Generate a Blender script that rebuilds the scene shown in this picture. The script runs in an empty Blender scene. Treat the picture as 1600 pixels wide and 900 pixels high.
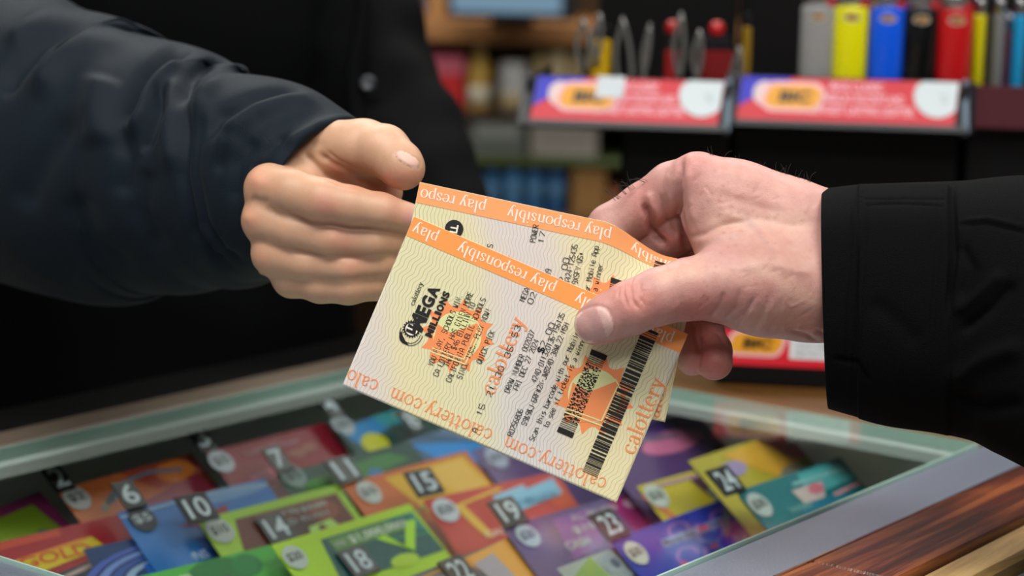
import bpy, math, random
import numpy as np
from math import sin, cos, tan, atan, atan2, radians, pi, sqrt
from mathutils import Vector, Matrix

# ------------------------------------------------------------------ camera
FPX = 3240.0                      # focal length in pixels of the 1600 px wide frame
PITCH = atan((450 + 114) / FPX)
ROLL = atan(0.02365)
ZC, HC = 1.0, 0.285               # counter top height, camera height above it
_R0 = np.array([1., 0, 0]); _U0 = np.array([0, sin(PITCH), cos(PITCH)])
FW = np.array([0, cos(PITCH), -sin(PITCH)])
RT = _R0 * cos(ROLL) + _U0 * sin(ROLL)
UP = _U0 * cos(ROLL) - _R0 * sin(ROLL)
CAM = np.array([0, 0, ZC + HC])

def ray(px, py): return RT * (px - 800) / FPX + UP * (450 - py) / FPX + FW
def P(px, py, d): return CAM + ray(px, py) * d
def G(px, py, z):
    r = ray(px, py); return CAM + r * ((z - CAM[2]) / r[2])

scene = bpy.context.scene
cam_data = bpy.data.cameras.new('camera')
cam = bpy.data.objects.new('camera', cam_data)
scene.collection.objects.link(cam)
scene.camera = cam
cam_data.sensor_width = 36.0
cam_data.lens = FPX / 1600 * 36.0
cam_data.clip_start = 0.05
m = Matrix(((RT[0], UP[0], -FW[0], CAM[0]), (RT[1], UP[1], -FW[1], CAM[1]), (RT[2], UP[2], -FW[2], CAM[2]), (0, 0, 0, 1)))
cam.matrix_world = m
cam_data.dof.use_dof = True
cam_data.dof.focus_distance = 0.925
cam_data.dof.aperture_fstop = 6.3

vs = scene.view_settings
vs.view_transform = 'Standard'; vs.look = 'None'; vs.gamma = 1.0; vs.exposure = 0.0
vs.use_curve_mapping = False

world = bpy.data.worlds.new('world'); scene.world = world; world.use_nodes = True
wb = world.node_tree.nodes['Background']
wb.inputs[0].default_value = (0.80, 0.88, 1.0, 1); wb.inputs[1].default_value = 0.08

def area(name, loc, target, size, power, color=(1, 1, 1), sy=None):
    l = bpy.data.lights.new(name, 'AREA'); l.energy = power; l.color = color
    l.shape = 'RECTANGLE'; l.size = size; l.size_y = sy or size
    o = bpy.data.objects.new(name, l); scene.collection.objects.link(o)
    o.location = loc
    o.rotation_euler = (Vector(target) - Vector(loc)).to_track_quat('-Z', 'Y').to_euler()
    return o
area('ceiling_and_fill_lamp', (-0.5, 0.35, 2.62), (-0.5, 0.351, 0), 1.2, 22, (1.0, 0.98, 0.95), 0.6)
area('ceiling_and_fill_lamp', (0.9, 0.35, 2.62), (0.9, 0.351, 0), 1.2, 16, (1.0, 0.98, 0.95), 0.6)
area('ceiling_and_fill_lamp', (0.2, -0.95, 2.62), (0.2, -0.6, 0), 1.2, 15, (1.0, 0.98, 0.95), 0.6)  # added fill lamp, sends light under the overhang onto the case walls
area('ceiling_and_fill_lamp', (-0.5, 2.45, 2.62), (-0.5, 2.451, 0), 1.2, 20, (1.0, 0.98, 0.95), 0.6)
area('ceiling_and_fill_lamp', (0.9, 2.45, 2.62), (0.9, 2.451, 0), 1.2, 10, (1.0, 0.98, 0.95), 0.6)

# ------------------------------------------------------------------ helpers
def lin(c):
    if isinstance(c, str):
        c = c.lstrip('#'); c = tuple(int(c[i:i + 2], 16) / 255 for i in (0, 2, 4))
    return tuple((x / 12.92 if x <= 0.04045 else ((x + 0.055) / 1.055) ** 2.4) for x in c)
_M = {}
def mat(name, col='#808080', rough=0.5, metal=0.0, spec=0.5, emit=None, es=1.0, coat=0.0, bump=None, noise=None, sss=0.0):
    """procedural principled material; bump=(scale,strength) noise=(scale, amount)"""
    if name in _M: return _M[name]
    mt = bpy.data.materials.new(name); mt.use_nodes = True
    nt = mt.node_tree; b = nt.nodes['Principled BSDF']
    b.inputs['Base Color'].default_value = (*lin(col), 1)
    b.inputs['Roughness'].default_value = rough; b.inputs['Metallic'].default_value = metal
    b.inputs['Specular IOR Level'].default_value = spec
    b.inputs['Coat Weight'].default_value = coat
    if emit:
        b.inputs['Emission Color'].default_value = (*lin(emit), 1); b.inputs['Emission Strength'].default_value = es
    if noise or bump:
        tc = nt.nodes.new('ShaderNodeTexCoord')
    if noise:
        n = nt.nodes.new('ShaderNodeTexNoise'); n.inputs['Scale'].default_value = noise[0]; n.inputs['Detail'].default_value = 4
        nt.links.new(tc.outputs['Object'], n.inputs['Vector'])
        r = nt.nodes.new('ShaderNodeValToRGB'); c = lin(col); a = noise[1]
        r.color_ramp.elements[0].position = 0.3; r.color_ramp.elements[1].position = 0.7
        r.color_ramp.elements[0].color = (*[x * (1 - a) for x in c], 1)
        r.color_ramp.elements[1].color = (*[min(1, x * (1 + a)) for x in c], 1)
        nt.links.new(n.outputs['Fac'], r.inputs['Fac']); nt.links.new(r.outputs['Color'], b.inputs['Base Color'])
    if bump:
        n2 = nt.nodes.new('ShaderNodeTexNoise'); n2.inputs['Scale'].default_value = bump[0]; n2.inputs['Detail'].default_value = 3
        nt.links.new(tc.outputs['Object'], n2.inputs['Vector'])
        bp = nt.nodes.new('ShaderNodeBump'); bp.inputs['Strength'].default_value = bump[1]; bp.inputs['Distance'].default_value = 0.001
        nt.links.new(n2.outputs['Fac'], bp.inputs['Height']); nt.links.new(bp.outputs['Normal'], b.inputs['Normal'])
    _M[name] = mt; return mt

def pm(col, rough=0.45):
    return mat('ink_' + col.lstrip('#') + '_%d' % int(rough * 100), col, rough)

def wood(name, c1, c2, c3, direction, rough=0.4, coat=0.0, scale=1.0, bumpy=0.3):
    """grain running along a world direction (angle in the ground plane)"""
    mt = bpy.data.materials.new(name); mt.use_nodes = True; nt = mt.node_tree; b = nt.nodes['Principled BSDF']
    tc = nt.nodes.new('ShaderNodeTexCoord'); mp = nt.nodes.new('ShaderNodeMapping')
    g = nt.nodes.new('ShaderNodeNewGeometry')
    nt.links.new(g.outputs['Position'], mp.inputs['Vector'])
    mp.vector_type = 'TEXTURE'
    mp.inputs['Rotation'].default_value = (0, 0, direction)
    mp.inputs['Scale'].default_value = (1 / 6. / scale, 1 / 90. / scale, 1 / 60. / scale)
    n = nt.nodes.new('ShaderNodeTexNoise'); n.inputs['Scale'].default_value = 1.0; n.inputs['Detail'].default_value = 8; n.inputs['Roughness'].default_value = 0.65
    n.inputs['Distortion'].default_value = 0.6
    nt.links.new(mp.outputs[0], n.inputs['Vector'])
    r = nt.nodes.new('ShaderNodeValToRGB'); e = r.color_ramp.elements
    e[0].position = 0.32; e[0].color = (*lin(c1), 1); e[1].position = 0.68; e[1].color = (*lin(c3), 1)
    k = e.new(0.5); k.color = (*lin(c2), 1)
    nt.links.new(n.outputs['Fac'], r.inputs['Fac']); nt.links.new(r.outputs['Color'], b.inputs['Base Color'])
    mp2 = nt.nodes.new('ShaderNodeMapping'); mp2.vector_type = 'TEXTURE'
    nt.links.new(g.outputs['Position'], mp2.inputs['Vector'])
    mp2.inputs['Rotation'].default_value = (0, 0, direction)
    mp2.inputs['Scale'].default_value = (1 / 40. / scale, 1 / 900. / scale, 1 / 500.)
    n2 = nt.nodes.new('ShaderNodeTexNoise'); n2.inputs['Scale'].default_value = 1.0; n2.inputs['Detail'].default_value = 5
    nt.links.new(mp2.outputs[0], n2.inputs['Vector'])
    bp = nt.nodes.new('ShaderNodeBump'); bp.inputs['Strength'].default_value = bumpy; bp.inputs['Distance'].default_value = 0.0008
    nt.links.new(n2.outputs['Fac'], bp.inputs['Height']); nt.links.new(bp.outputs['Normal'], b.inputs['Normal'])
    b.inputs['Roughness'].default_value = rough; b.inputs['Coat Weight'].default_value = coat; b.inputs['Coat Roughness'].default_value = 0.25
    return mt

class MB:
    """collects shapes into one mesh object"""
    def __init__(s): s.v = []; s.f = []; s.m = []; s.mats = []; s.sm = []
    def mi(s, m):
        if m not in s.mats: s.mats.append(m)
        return s.mats.index(m)
    def add(s, vs, fs, m, smooth=False):
        o = len(s.v); s.v += [tuple(float(c) for c in v) for v in vs]
        i = s.mi(m)
        for f in fs: s.f.append(tuple(o + k for k in f)); s.m.append(i); s.sm.append(smooth)
        return s
    def box(s, fr, x0, x1, y0, y1, z0, z1, m, bev=0.0):
        """box in frame fr (function local->world)"""
        if bev <= 0:
            vs = [fr(x, y, z) for x in (x0, x1) for y in (y0, y1) for z in (z0, z1)]
            fs = [(0, 1, 3, 2), (4, 6, 7, 5), (0, 4, 5, 1), (2, 3, 7, 6), (0, 2, 6, 4), (1, 5, 7, 3)]
            return s.add(vs, fs, m)
        # chamfered box
        b = min(bev, (x1 - x0) / 2.01, (y1 - y0) / 2.01, (z1 - z0) / 2.01)
        vs = []; idx = {}
        for ix, X in enumerate((x0, x1)):
            for iy, Y in enumerate((y0, y1)):
                for iz, Zz in enumerate((z0, z1)):
                    sx, sy, sz = (1, -1)[ix], (1, -1)[iy], (1, -1)[iz]
                    for ax in range(3):
                        p = [X, Y, Zz]
                        for q, sg in enumerate((sx, sy, sz)):
                            if q != ax: p[q] += sg * b
                        idx[(ix, iy, iz, ax)] = len(vs); vs.append(fr(*p))
        fs = []
        for ax in range(3):
            o = [q for q in range(3) if q != ax]
            for sd in (0, 1):
                quad = []
                for (u, w) in ((0, 0), (1, 0), (1, 1), (0, 1)):
                    k = [0, 0, 0]; k[ax] = sd; k[o[0]] = u; k[o[1]] = w
                    quad.append(idx[(*k, ax)])
                fs.append(tuple(quad))
        for ax in range(3):      # edges along ax
            o = [q for q in range(3) if q != ax]
            for u in (0, 1):
                for w in (0, 1):
                    k0 = [0, 0, 0]; k1 = [0, 0, 0]; k1[ax] = 1
                    for k in (k0, k1): k[o[0]] = u; k[o[1]] = w
                    fs.append((idx[(*k0, o[0])], idx[(*k1, o[0])], idx[(*k1, o[1])], idx[(*k0, o[1])]))
        for ix in (0, 1):
            for iy in (0, 1):
                for iz in (0, 1):
                    fs.append(tuple(idx[(ix, iy, iz, a)] for a in range(3)))
        return s.add(vs, fs, m)
    def loft(s, rings, m, caps=True, smooth=True, close=True):
        n = len(rings[0]); vs = [p for r in rings for p in r]; fs = []
        for i in range(len(rings) - 1):
            for j in range(n if close else n - 1):
                k = (j + 1) % n
                fs.append((i * n + j, i * n + k, (i + 1) * n + k, (i + 1) * n + j))
        if caps: fs.append(tuple(range(n))[::-1]); fs.append(tuple((len(rings) - 1) * n + j for j in range(n)))
        return s.add(vs, fs, m, smooth)
    def tube(s, pts, r, m, n=8, caps=True):
        pts = [np.array(p, float) for p in pts]; rr = r if hasattr(r, '__len__') else [r] * len(pts)
        rings = []; prev = None
        for i, p in enumerate(pts):
            t = pts[min(i + 1, len(pts) - 1)] - pts[max(i - 1, 0)]; t /= (np.linalg.norm(t) + 1e-12)
            if prev is None:
                a = np.array([0, 0, 1.]) if abs(t[2]) < .9 else np.array([1., 0, 0]); u = np.cross(t, a)
            else: u = prev - t * (prev @ t)
            u /= np.linalg.norm(u); prev = u; w = np.cross(t, u)
            rings.append([p + rr[i] * (u * cos(2 * pi * k / n) + w * sin(2 * pi * k / n)) for k in range(n)])
        return s.loft(rings, m, caps)
    def lathe(s, fr, cx, cy, prof, m, n=20, sx=1.0, sy=1.0):
        rings = [[fr(cx + r * sx * cos(2 * pi * k / n), cy + r * sy * sin(2 * pi * k / n), z) for k in range(n)] for r, z in prof]
        return s.loft(rings, m, True)
    def build(s, name, parent=None, base=None):
        if base is None:
            base = np.array(parent['_base'][:]) if parent is not None and '_base' in parent else np.zeros(3)
        me = bpy.data.meshes.new(name)
        vv = [tuple(np.array(v) - base) for v in s.v]
        me.from_pydata(vv, [], s.f)
        for q in s.mats: me.materials.append(q)
        me.polygons.foreach_set('material_index', s.m)
        me.polygons.foreach_set('use_smooth', s.sm)
        import bmesh
        bm = bmesh.new(); bm.from_mesh(me); bmesh.ops.recalc_face_normals(bm, faces=bm.faces); bm.to_mesh(me); bm.free()
        me.update()
        o = bpy.data.objects.new(name, me); scene.collection.objects.link(o)
        if parent is not None:
            o.parent = parent; BASE[o.name] = base
        else: o.location = tuple(base); BASE[o.name] = base
        return o
BASE = {}
def child(mb, name, parent, label=None):
    """build a mesh as a part of parent, which stands at BASE"""
    o = mb.build(name, None, BASE[parent.name]); o.location = (0, 0, 0); o.parent = parent; BASE[o.name] = BASE[parent.name]
    if label: o['label'] = label
    return o
def tag(o, label, cat, group=None, kind=None):
    o['label'] = label; o['category'] = cat
    if group: o['group'] = group
    if kind: o['kind'] = kind
    return o
def thing(name, label, cat, base, group=None):
    o = bpy.data.objects.new(name, None); scene.collection.objects.link(o)
    o.location = tuple(float(x) for x in base); BASE[o.name] = np.array(base, float)
    o.empty_display_size = 0.02
    return tag(o, label, cat, group)
def solo(mb, name, label, cat, base=None, group=None):
    if base is None:
        v = np.array(mb.v); base = [v[:, 0].mean(), v[:, 1].mean(), v[:, 2].min()]
    return tag(mb.build(name, None, np.array(base, float)), label, cat, group)
def struct(mb, name, label=None):
    o = mb.build(name, None, np.zeros(3)); o['kind'] = 'structure'
    if label: o['label'] = label
    return o
def WF(x, y, z): return np.array([x, y, z], float)
def frame(o, ex, ey, ez):
    o = np.array(o, float); ex, ey, ez = [np.array(e, float) for e in (ex, ey, ez)]
    return lambda x, y, z: o + ex * x + ey * y + ez * z

# ---- flat printing: 2D polygons mapped by a function (u,v,layer)->world
_TC = {}
def bfont(txt, bold=0.0):
    key = (txt, bold)
    if key in _TC: return _TC[key]
    cu = bpy.data.curves.new('t', 'FONT'); cu.body = txt; cu.size = 1.0; cu.offset = bold; cu.resolution_u = 3
    ob = bpy.data.objects.new('t', cu); scene.collection.objects.link(ob)
    dg = bpy.context.evaluated_depsgraph_get(); dg.update()
    me = bpy.data.meshes.new_from_object(ob.evaluated_get(dg))
    vs = [(v.co.x, v.co.y) for v in me.vertices]; fs = [tuple(p.vertices) for p in me.polygons]
    bpy.data.objects.remove(ob); bpy.data.meshes.remove(me); bpy.data.curves.remove(cu)
    if vs:
        a = np.array(vs); lo = a.min(0); hi = a.max(0)
    else: lo = hi = np.zeros(2)
    _TC[key] = (vs, fs, lo, hi); return _TC[key]
def text2d(mb, mp, txt, x, y, w, h, m, bold=0.0, layer=1, dirx=(1, 0), shear=0.0):
    """text fitted in a w x h box whose lower left corner is x,y; dirx turns it"""
    vs, fs, lo, hi = bfont(txt, bold)
    if not vs: return
    sx = w / max(1e-6, hi[0] - lo[0]); sy = h / max(1e-6, hi[1] - lo[1])
    dx, dy = dirx; out = []
    for (a, b) in vs:
        q = (b - lo[1]) * sy; p = (a - lo[0]) * sx + shear * q
        out.append(mp(x + p * dx - q * dy, y + p * dy + q * dx, layer))
    mb.add(out, fs, m)
def poly2d(mb, mp, pts, m, layer=1):
    mb.add([mp(x, y, layer) for x, y in pts], [tuple(range(len(pts)))], m)
def rect2d(mb, mp, x0, y0, x1, y1, m, layer=1, nx=1, ny=1):
    vs = [mp(x0 + (x1 - x0) * i / nx, y0 + (y1 - y0) * j / ny, layer) for j in range(ny + 1) for i in range(nx + 1)]
    fs = [(j * (nx + 1) + i, j * (nx + 1) + i + 1, (j + 1) * (nx + 1) + i + 1, (j + 1) * (nx + 1) + i) for j in range(ny) for i in range(nx)]
    mb.add(vs, fs, m)
def ell2d(mb, mp, cx, cy, rx, ry, m, layer=1, n=28, rot=0.0):
    c, s = cos(rot), sin(rot); pts = []
    for k in range(n):
        a = 2 * pi * k / n; x, y = rx * cos(a), ry * sin(a); pts.append((cx + x * c - y * s, cy + x * s + y * c))
    poly2d(mb, mp, pts, m, layer)
def stroke2d(mb, mp, pts, w, m, layer=1, auto=None, dirx=(1, 0), org=(0, 0), sc=(1, 1)):
    """variable width polyline; auto=(thin,thick) pen with vertical stress"""
    p = np.array(pts, float)
    if len(p) < 2: return
    dx, dy = dirx
    L = []; Rr = []
    for i in range(len(p)):
        t = p[min(i + 1, len(p) - 1)] - p[max(i - 1, 0)]; n = np.linalg.norm(t); t = t / (n + 1e-9)
        ww = (w[i] if hasattr(w, '__len__') else w) if auto is None else auto[0] + (auto[1] - auto[0]) * abs(t[1]) ** 1.5
        nn = np.array([-t[1], t[0]])
        miter = 1.0
        if 0 < i < len(p) - 1 and auto is None:
            t1 = p[i] - p[i - 1]; t2 = p[i + 1] - p[i]; t1 /= np.linalg.norm(t1) + 1e-9; t2 /= np.linalg.norm(t2) + 1e-9
            miter = min(1.5, 1 / max(0.5, sqrt(max(0.01, (1 + t1 @ t2) / 2))))
        L.append(p[i] + nn * ww / 2 * miter); Rr.append(p[i] - nn * ww / 2 * miter)
    vs = []
    for q in L + Rr:
        a, b = q[0] * sc[0], q[1] * sc[1]; vs.append(mp(org[0] + a * dx - b * dy, org[1] + a * dy + b * dx, layer))
    n = len(L); fs = [(i, i + 1, n + i + 1, n + i) for i in range(n - 1)]
    mb.add(vs, fs, m)

# thin stroke font of a thermal printer, 4 x 6 grid (a,b = -1,-2)
TH = {'A': '0004264440|0242', 'B': '00063645443303|3342413000', 'C': '4536160501103041', 'D': '00062645412000', 'E': '46060040|0333',
 'F': '460600|0333', 'G': '453616050110304143', 'H': '0006|4046|0343', 'I': '1030|2026|1636', 'J': '4641301001', 'K': '0006|460340', 'L': '060040',
 'M': '0006234640', 'N': '00064046', 'O': '100105163645413010', 'P': '00063645443303', 'Q': '100105163645413010|2240', 'R': '00063645443303|2340',
 'S': '453616050413334241301001', 'T': '0646|2620', 'U': '060110304146', 'V': '062046', 'W': '0610233046', 'X': '0046|0640', 'Y': '062346|2320',
 'Z': '06460040', '0': '100105163645413010', '1': '152620', '2': '05163645440040', '3': '0516364544331333424130100 1'.replace(' ', ''),
 '4': '30360242', '5': '46060333424130 1001'.replace(' ', ''), '6': '3616050110304142 3303'.replace(' ', ''), '7': '064610',
 '8': '13040516364544331302011030414233', '9': '1030414536160504 1343'.replace(' ', ''), '$': '453616050413334241301001|2a27',
 '%': '0046|0506161505|3031414030', '&': '4005162502011020 42'.replace(' ', ''), '#': '1016|3036|0242|0444', '-': '1333', '.': '2021', '!': '2622|2120',
 '*': '2125|1234|1432', ',': '211a', 'a': '1434434042|421201103041'.replace('434042', '434340'), 'b': '0600304143340 4'.replace(' ', ''),
 'c': '4414030110 40'.replace(' ', ''), 'd': '4640100103 1444'.replace(' ', ''), 'e': '0242433414030110 40'.replace(' ', ''),
 'f': '20253646|0434', 'h': '0600|0314344340', 'i': '2024|2526', 'k': '0600|3401|1240', 'l': '2620', 'm': '0400|031423 20|23344340'.replace(' ', ''),
 'n': '0400|0314344340', 'o': '100103143443413010', 'p': '0b04344341 3000'.replace(' ', ''), 'r': '0400|022444', 's': '4414031232413000',
 't': '26213040|1444', 'u': '0401103041|4440', 'w': '0410223044'}
def _c(ch): return {'a': -1, 'b': -2}.get(ch, None) if ch in 'ab' else int(ch)
def thermal(mb, mp, txt, x, y, adv, cw, ch, pen, m, layer=1, dirx=(1, 0), shear=0.0):
    """each glyph cell cw wide, ch tall (cap), advance adv"""
    for i, c in enumerate(txt):
        g = TH.get(c)
        if not g: continue
        for pl in g.split('|'):
            pts = [((i * adv) + _c(pl[k]) / 4 * cw + shear * _c(pl[k + 1]) / 6 * ch, _c(pl[k + 1]) / 6 * ch) for k in range(0, len(pl) - 1, 2)]
            stroke2d(mb, mp, pts, pen, m, layer, None, dirx, (x, y))

# serif letters, em = 1, x height .48
def _arc(cx, cy, rx, ry, a0, a1, n=14):
    return [(cx + rx * cos(radians(a0 + (a1 - a0) * k / n)), cy + ry * sin(radians(a0 + (a1 - a0) * k / n))) for k in range(n + 1)]
XH = 0.48
def _ser(x, y, w=0.17): return [(x - w / 2, y), (x + w / 2, y)]
SERIF = {
 'c': (0.46, [_arc(.25, .24, .18, .24, 50, 330)], [(.35, .39, .04)]),
 'a': (0.46, [[(.09, .37), (.13, .45), (.22, .48), (.30, .44), (.33, .36), (.33, .2), (.33, .08), (.37, .01), (.45, .04)],
              [(.33, .28), (.22, .25), (.12, .2), (.08, .12), (.11, .03), (.19, 0), (.28, .04), (.33, .12)]], [(.11, .37, .035)]),
 'l': (0.25, [[(.13, .74), (.13, .0)], _ser(.13, .012), [(.03, .71), (.13, .73)]], []),
 'o': (0.50, [_arc(.25, .24, .19, .24, 0, 360, 22)], []),
 't': (0.32, [[(.15, .66), (.15, .12), (.19, .02), (.26, .01), (.32, .07)], [(.03, .465), (.29, .465)]], []),
 'e': (0.46, [[(.07, .27), (.40, .27)] + _arc(.235, .24, .17, .24, 8, 315)], []),
 'r': (0.37, [[(.12, .47), (.12, 0)], _ser(.12, .012), [(.03, .45), (.12, .47)], [(.12, .3), (.18, .42), (.27, .47), (.33, .44)]], [(.33, .40, .04)]),
 'y': (0.46, [[(.09, .46), (.25, 0)], [(.39, .46), (.25, 0), (.19, -.16), (.11, -.22), (.05, -.19)], _ser(.09, .465, .17), _ser(.39, .465, .15)], [(.06, -.16, .035)]),
 '.': (0.22, [], [(.10, .045, .05)]),
 'm': (0.80, [[(.12, .47), (.12, 0)], _ser(.12, .012), [(.03, .45), (.12, .47)], [(.12, .34), (.2, .45), (.3, .47), (.37, .4), (.38, 0)], _ser(.38, .012),
              [(.38, .34), (.46, .45), (.56, .47), (.63, .4), (.64, 0)], _ser(.64, .012)], []),
 'p': (0.50, [[(.12, .47), (.12, -.22)], _ser(.12, -.21), [(.03, .45), (.12, .47)], _arc(.26, .24, .17, .235, 150, -150, 18)], []),
 's': (0.38, [[(.30, .36), (.26, .45), (.18, .48), (.10, .43), (.08, .35), (.14, .28), (.24, .22), (.31, .14), (.29, .04), (.19, 0), (.10, .03), (.06, .14)]], []),
 'n': (0.54, [[(.12, .47), (.12, 0)], _ser(.12, .012), [(.03, .45), (.12, .47)], [(.12, .34), (.2, .45), (.31, .47), (.39, .4), (.40, 0)], _ser(.40, .012)], []),
 'i': (0.25, [[(.12, .47), (.12, 0)], _ser(.12, .012), [(.03, .45), (.12, .47)]], [(.12, .65, .05)]),
 'b': (0.50, [[(.12, .73), (.12, .02)], [(.03, .71), (.12, .73)], _arc(.26, .24, .17, .235, 150, -150, 18)], []),
 ' ': (0.26, [], []),
}
def serif(mb, mp, txt, x, y, size, m, layer=1, dirx=(1, 0), pen=(.028, .085), gap=0.0, clip=None, sx=1.0):
    cx = 0.0
    for c in txt:
        adv, pls, dots = SERIF[c]
        for pl in pls:
            pp = [((cx + a) * size * sx, b * size) for a, b in pl]
            if clip and not clip(x + np.mean([q[0] for q in pp]) * dirx[0], y + np.mean([q[0] for q in pp]) * dirx[1]): continue
            stroke2d(mb, mp, pp, 0, m, layer, (pen[0] * size, pen[1] * size), dirx, (x, y))
        for (a, b, r) in dots:
            if clip and not clip(x + (cx + a) * size * sx * dirx[0], y + (cx + a) * size * sx * dirx[1]): continue
            pts = [((cx + a) * size * sx + r * size * cos(k * pi / 5), b * size + r * size * sin(k * pi / 5)) for k in range(10)]
            poly2d(mb, mp, [(x + p * dirx[0] - q * dirx[1], y + p * dirx[1] + q * dirx[0]) for p, q in pts], m, layer)
        cx += adv + gap
    return cx * size * sx

# ------------------------------------------------------------------ the room and the counter
TH_ = radians(37.51)
A_ = np.array([sin(TH_), cos(TH_), 0]); B_ = np.array([-A_[1], A_[0], 0]); Z_ = np.array([0, 0, 1.])
CF = frame((0, 0, 0), A_, B_, Z_)         # counter frame: a along the case, b across it
Y0, Y1, X0, X1, CEIL = -1.6, 4.6, -2.6, 3.0, 2.7
mb = MB(); mb.box(WF, X0, X1, Y0, Y1, -0.05, 0, mat('floor_tile', '#8a8378', 0.4, noise=(3, .15))); struct(mb, 'floor')
mb = MB(); mb.box(WF, X0, X1, Y0, Y1, CEIL, CEIL + .05, mat('ceiling_paint', '#c9c8c2', 0.9)); struct(mb, 'ceiling')
wm = mat('wall_paint', '#b9b4a8', 0.8)
mb = MB(); mb.box(WF, X0, X1, Y1, Y1 + .05, 0, CEIL, wm); struct(mb, 'wall_back')
mb = MB(); mb.box(WF, X0 - .05, X0, Y0, Y1, 0, CEIL, wm); struct(mb, 'wall_left')
mb = MB(); mb.box(WF, X1, X1 + .05, Y0, Y1, 0, CEIL, wm); struct(mb, 'wall_right')
em = mat('lamp_diffuser', '#ffffff', 0.5, emit='#fffaf0', es=4.0)
for (x, y) in ((.2, -.95), (-.5, .35), (.9, .35), (-.5, 2.45), (.9, 2.45)):  # first panel is an added one, goes with the fill lamp
    t = thing('ceiling_light', 'white rectangular ceiling light panel overhead', 'ceiling light', (x, y, CEIL - .04), 'ceiling light panels')
    q = MB(); q.box(WF, x - .62, x + .62, y - .32, y + .32, CEIL - .04, CEIL - .001, mat('white_metal', '#d8d8d8', .5), .005); child(q, 'frame', t)
    q = MB(); q.box(WF, x - .59, x + .59, y - .29, y + .29, CEIL - .046, CEIL - .04, em); child(q, 'diffuser', t)

GA0, GA1, GB0, GB1 = .5745, 1.080, .4895, .884
IA0, IA1, IB0, IB1, IZ = .48, 1.125, .42, .945, .898
ANGA = atan2(A_[1], A_[0]); ANGB = atan2(B_[1], B_[0])
redwood = wood('red_brown_wood', '#1c0803', '#5a230f', '#a35a2c', ANGA, 0.28, 0.35, 1.0, 0.5)
pine = wood('pine_edge_wood', '#8a6a3c', '#c09a5c', '#d8b878', ANGA, 0.4, 0.1, .8, .25)
beige = wood('beige_ledge_wood', '#4a4038', '#65594c', '#74695c', ANGA, 0.5, 0, .6, .2)
brown = wood('brown_counter_wood', '#3c2507', '#583a12', '#68481c', ANGB, 0.35, 0.1, .8, .3)
alu = mat('brushed_aluminium', '#a6b0c4', 0.30, 0.85, bump=(900, .25))
alu2 = mat('aluminium_edge', '#d4d8de', 0.2, 1.0)
case = mat('case_interior_grey', '#ccd4ce', 0.6)
lower = mat('counter_side_laminate', '#3a2d22', 0.6)
dk = mat('dark_grey_metal', '#4a4a4c', 0.45, 0.5, bump=(500, .6))

# cabinet body under the counter
t = thing('display_counter', 'store counter with a glass-topped ticket case set in metal strips and wood', 'counter', tuple(CF(.8, .67, 0)))
q = MB(); q.box(CF, .2, 2.3, .375, .96, 0.02, IZ - .01, lower); child(q, 'cabinet_body', t)
q = MB(); q.box(CF, .2, 2.3, .400, .95, 0.0, 0.02, lower); child(q, 'plinth', t)
q = MB()      # interior of the case
q.box(CF, IA0 - .01, IA1 + .01, IB0 - .01, IB1 + .01, IZ - .009, IZ, case)
q.box(CF, IA0 - .01, IA0, IB0, IB1, IZ, .985, case); q.box(CF, IA1, IA1 + .01, IB0, IB1, IZ, .985, case)
q.box(CF, IA0, IA1, IB0 - .01, IB0, IZ, .985, case); q.box(CF, IA0, IA1, IB1, IB1 + .01, IZ, .985, case)
child(q, 'case_interior', t)
q = MB(); q.box(CF, .2, 2.3, .4525, .4885, .986, .9985, alu, .0008); q.box(CF, .2, 2.3, .4515, .4525, .986, .9993, alu2)
child(q, 'metal_strip', t, 'brushed aluminium strip along the front of the glass')
q = MB(); q.box(CF, .2, GA0 - .001, .4890, .8845, .986, .9985, alu, .0008); child(q, 'metal_strip', t, 'brushed aluminium strip at the near end of the glass')
q = MB(); q.box(CF, .2, .8196, .4085, .4512, .972, .9990, redwood, .0012); q.box(CF, .8208, 2.3, .4085, .4512, .972, .9992, redwood, .0012)
child(q, 'front_edge_board', t, 'glossy red-brown wooden board with a seam')
q = MB(); q.box(CF, .2, 2.3, .3855, .4080, .960, .9960, pine, .003); child(q, 'edge_trim', t, 'pale pine trim')
q = MB(); q.box(CF, .2, 2.3, .3500, .3850, .940, .9880, dk, .002); child(q, 'corner_guard', t, 'dark grey metal edge')
q = MB(); q.box(CF, GA1 + .0015, 2.3, .4890, .96, .985, .9985, brown, .001); child(q, 'counter_board', t, 'brown wooden board under the lighter racks')
q = MB(); q.box(CF, .2, GA1 + .001, .8865, .9120, .985, 1.0005, beige, .0015); q.box(CF, .2, GA1 + .001, .9120, .96, .985, .9990, mat('black_laminate', '#020203', .6, spec=.2), .0015)
child(q, 'ledge_board', t, 'pale beige ledge on the clerk side')
q = MB()    # rim the glass rests on
rim = mat('rim_metal', '#b2bcb8', .45)
q.box(CF, GA0 - .004, GA1 + .004, GB1 - .010, GB1 + .002, .986, .9925, rim); q.box(CF, GA1 - .010, GA1 + .001, GB0, GB1, .986, .9925, rim)
child(q, 'glass_rim', t)
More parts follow.
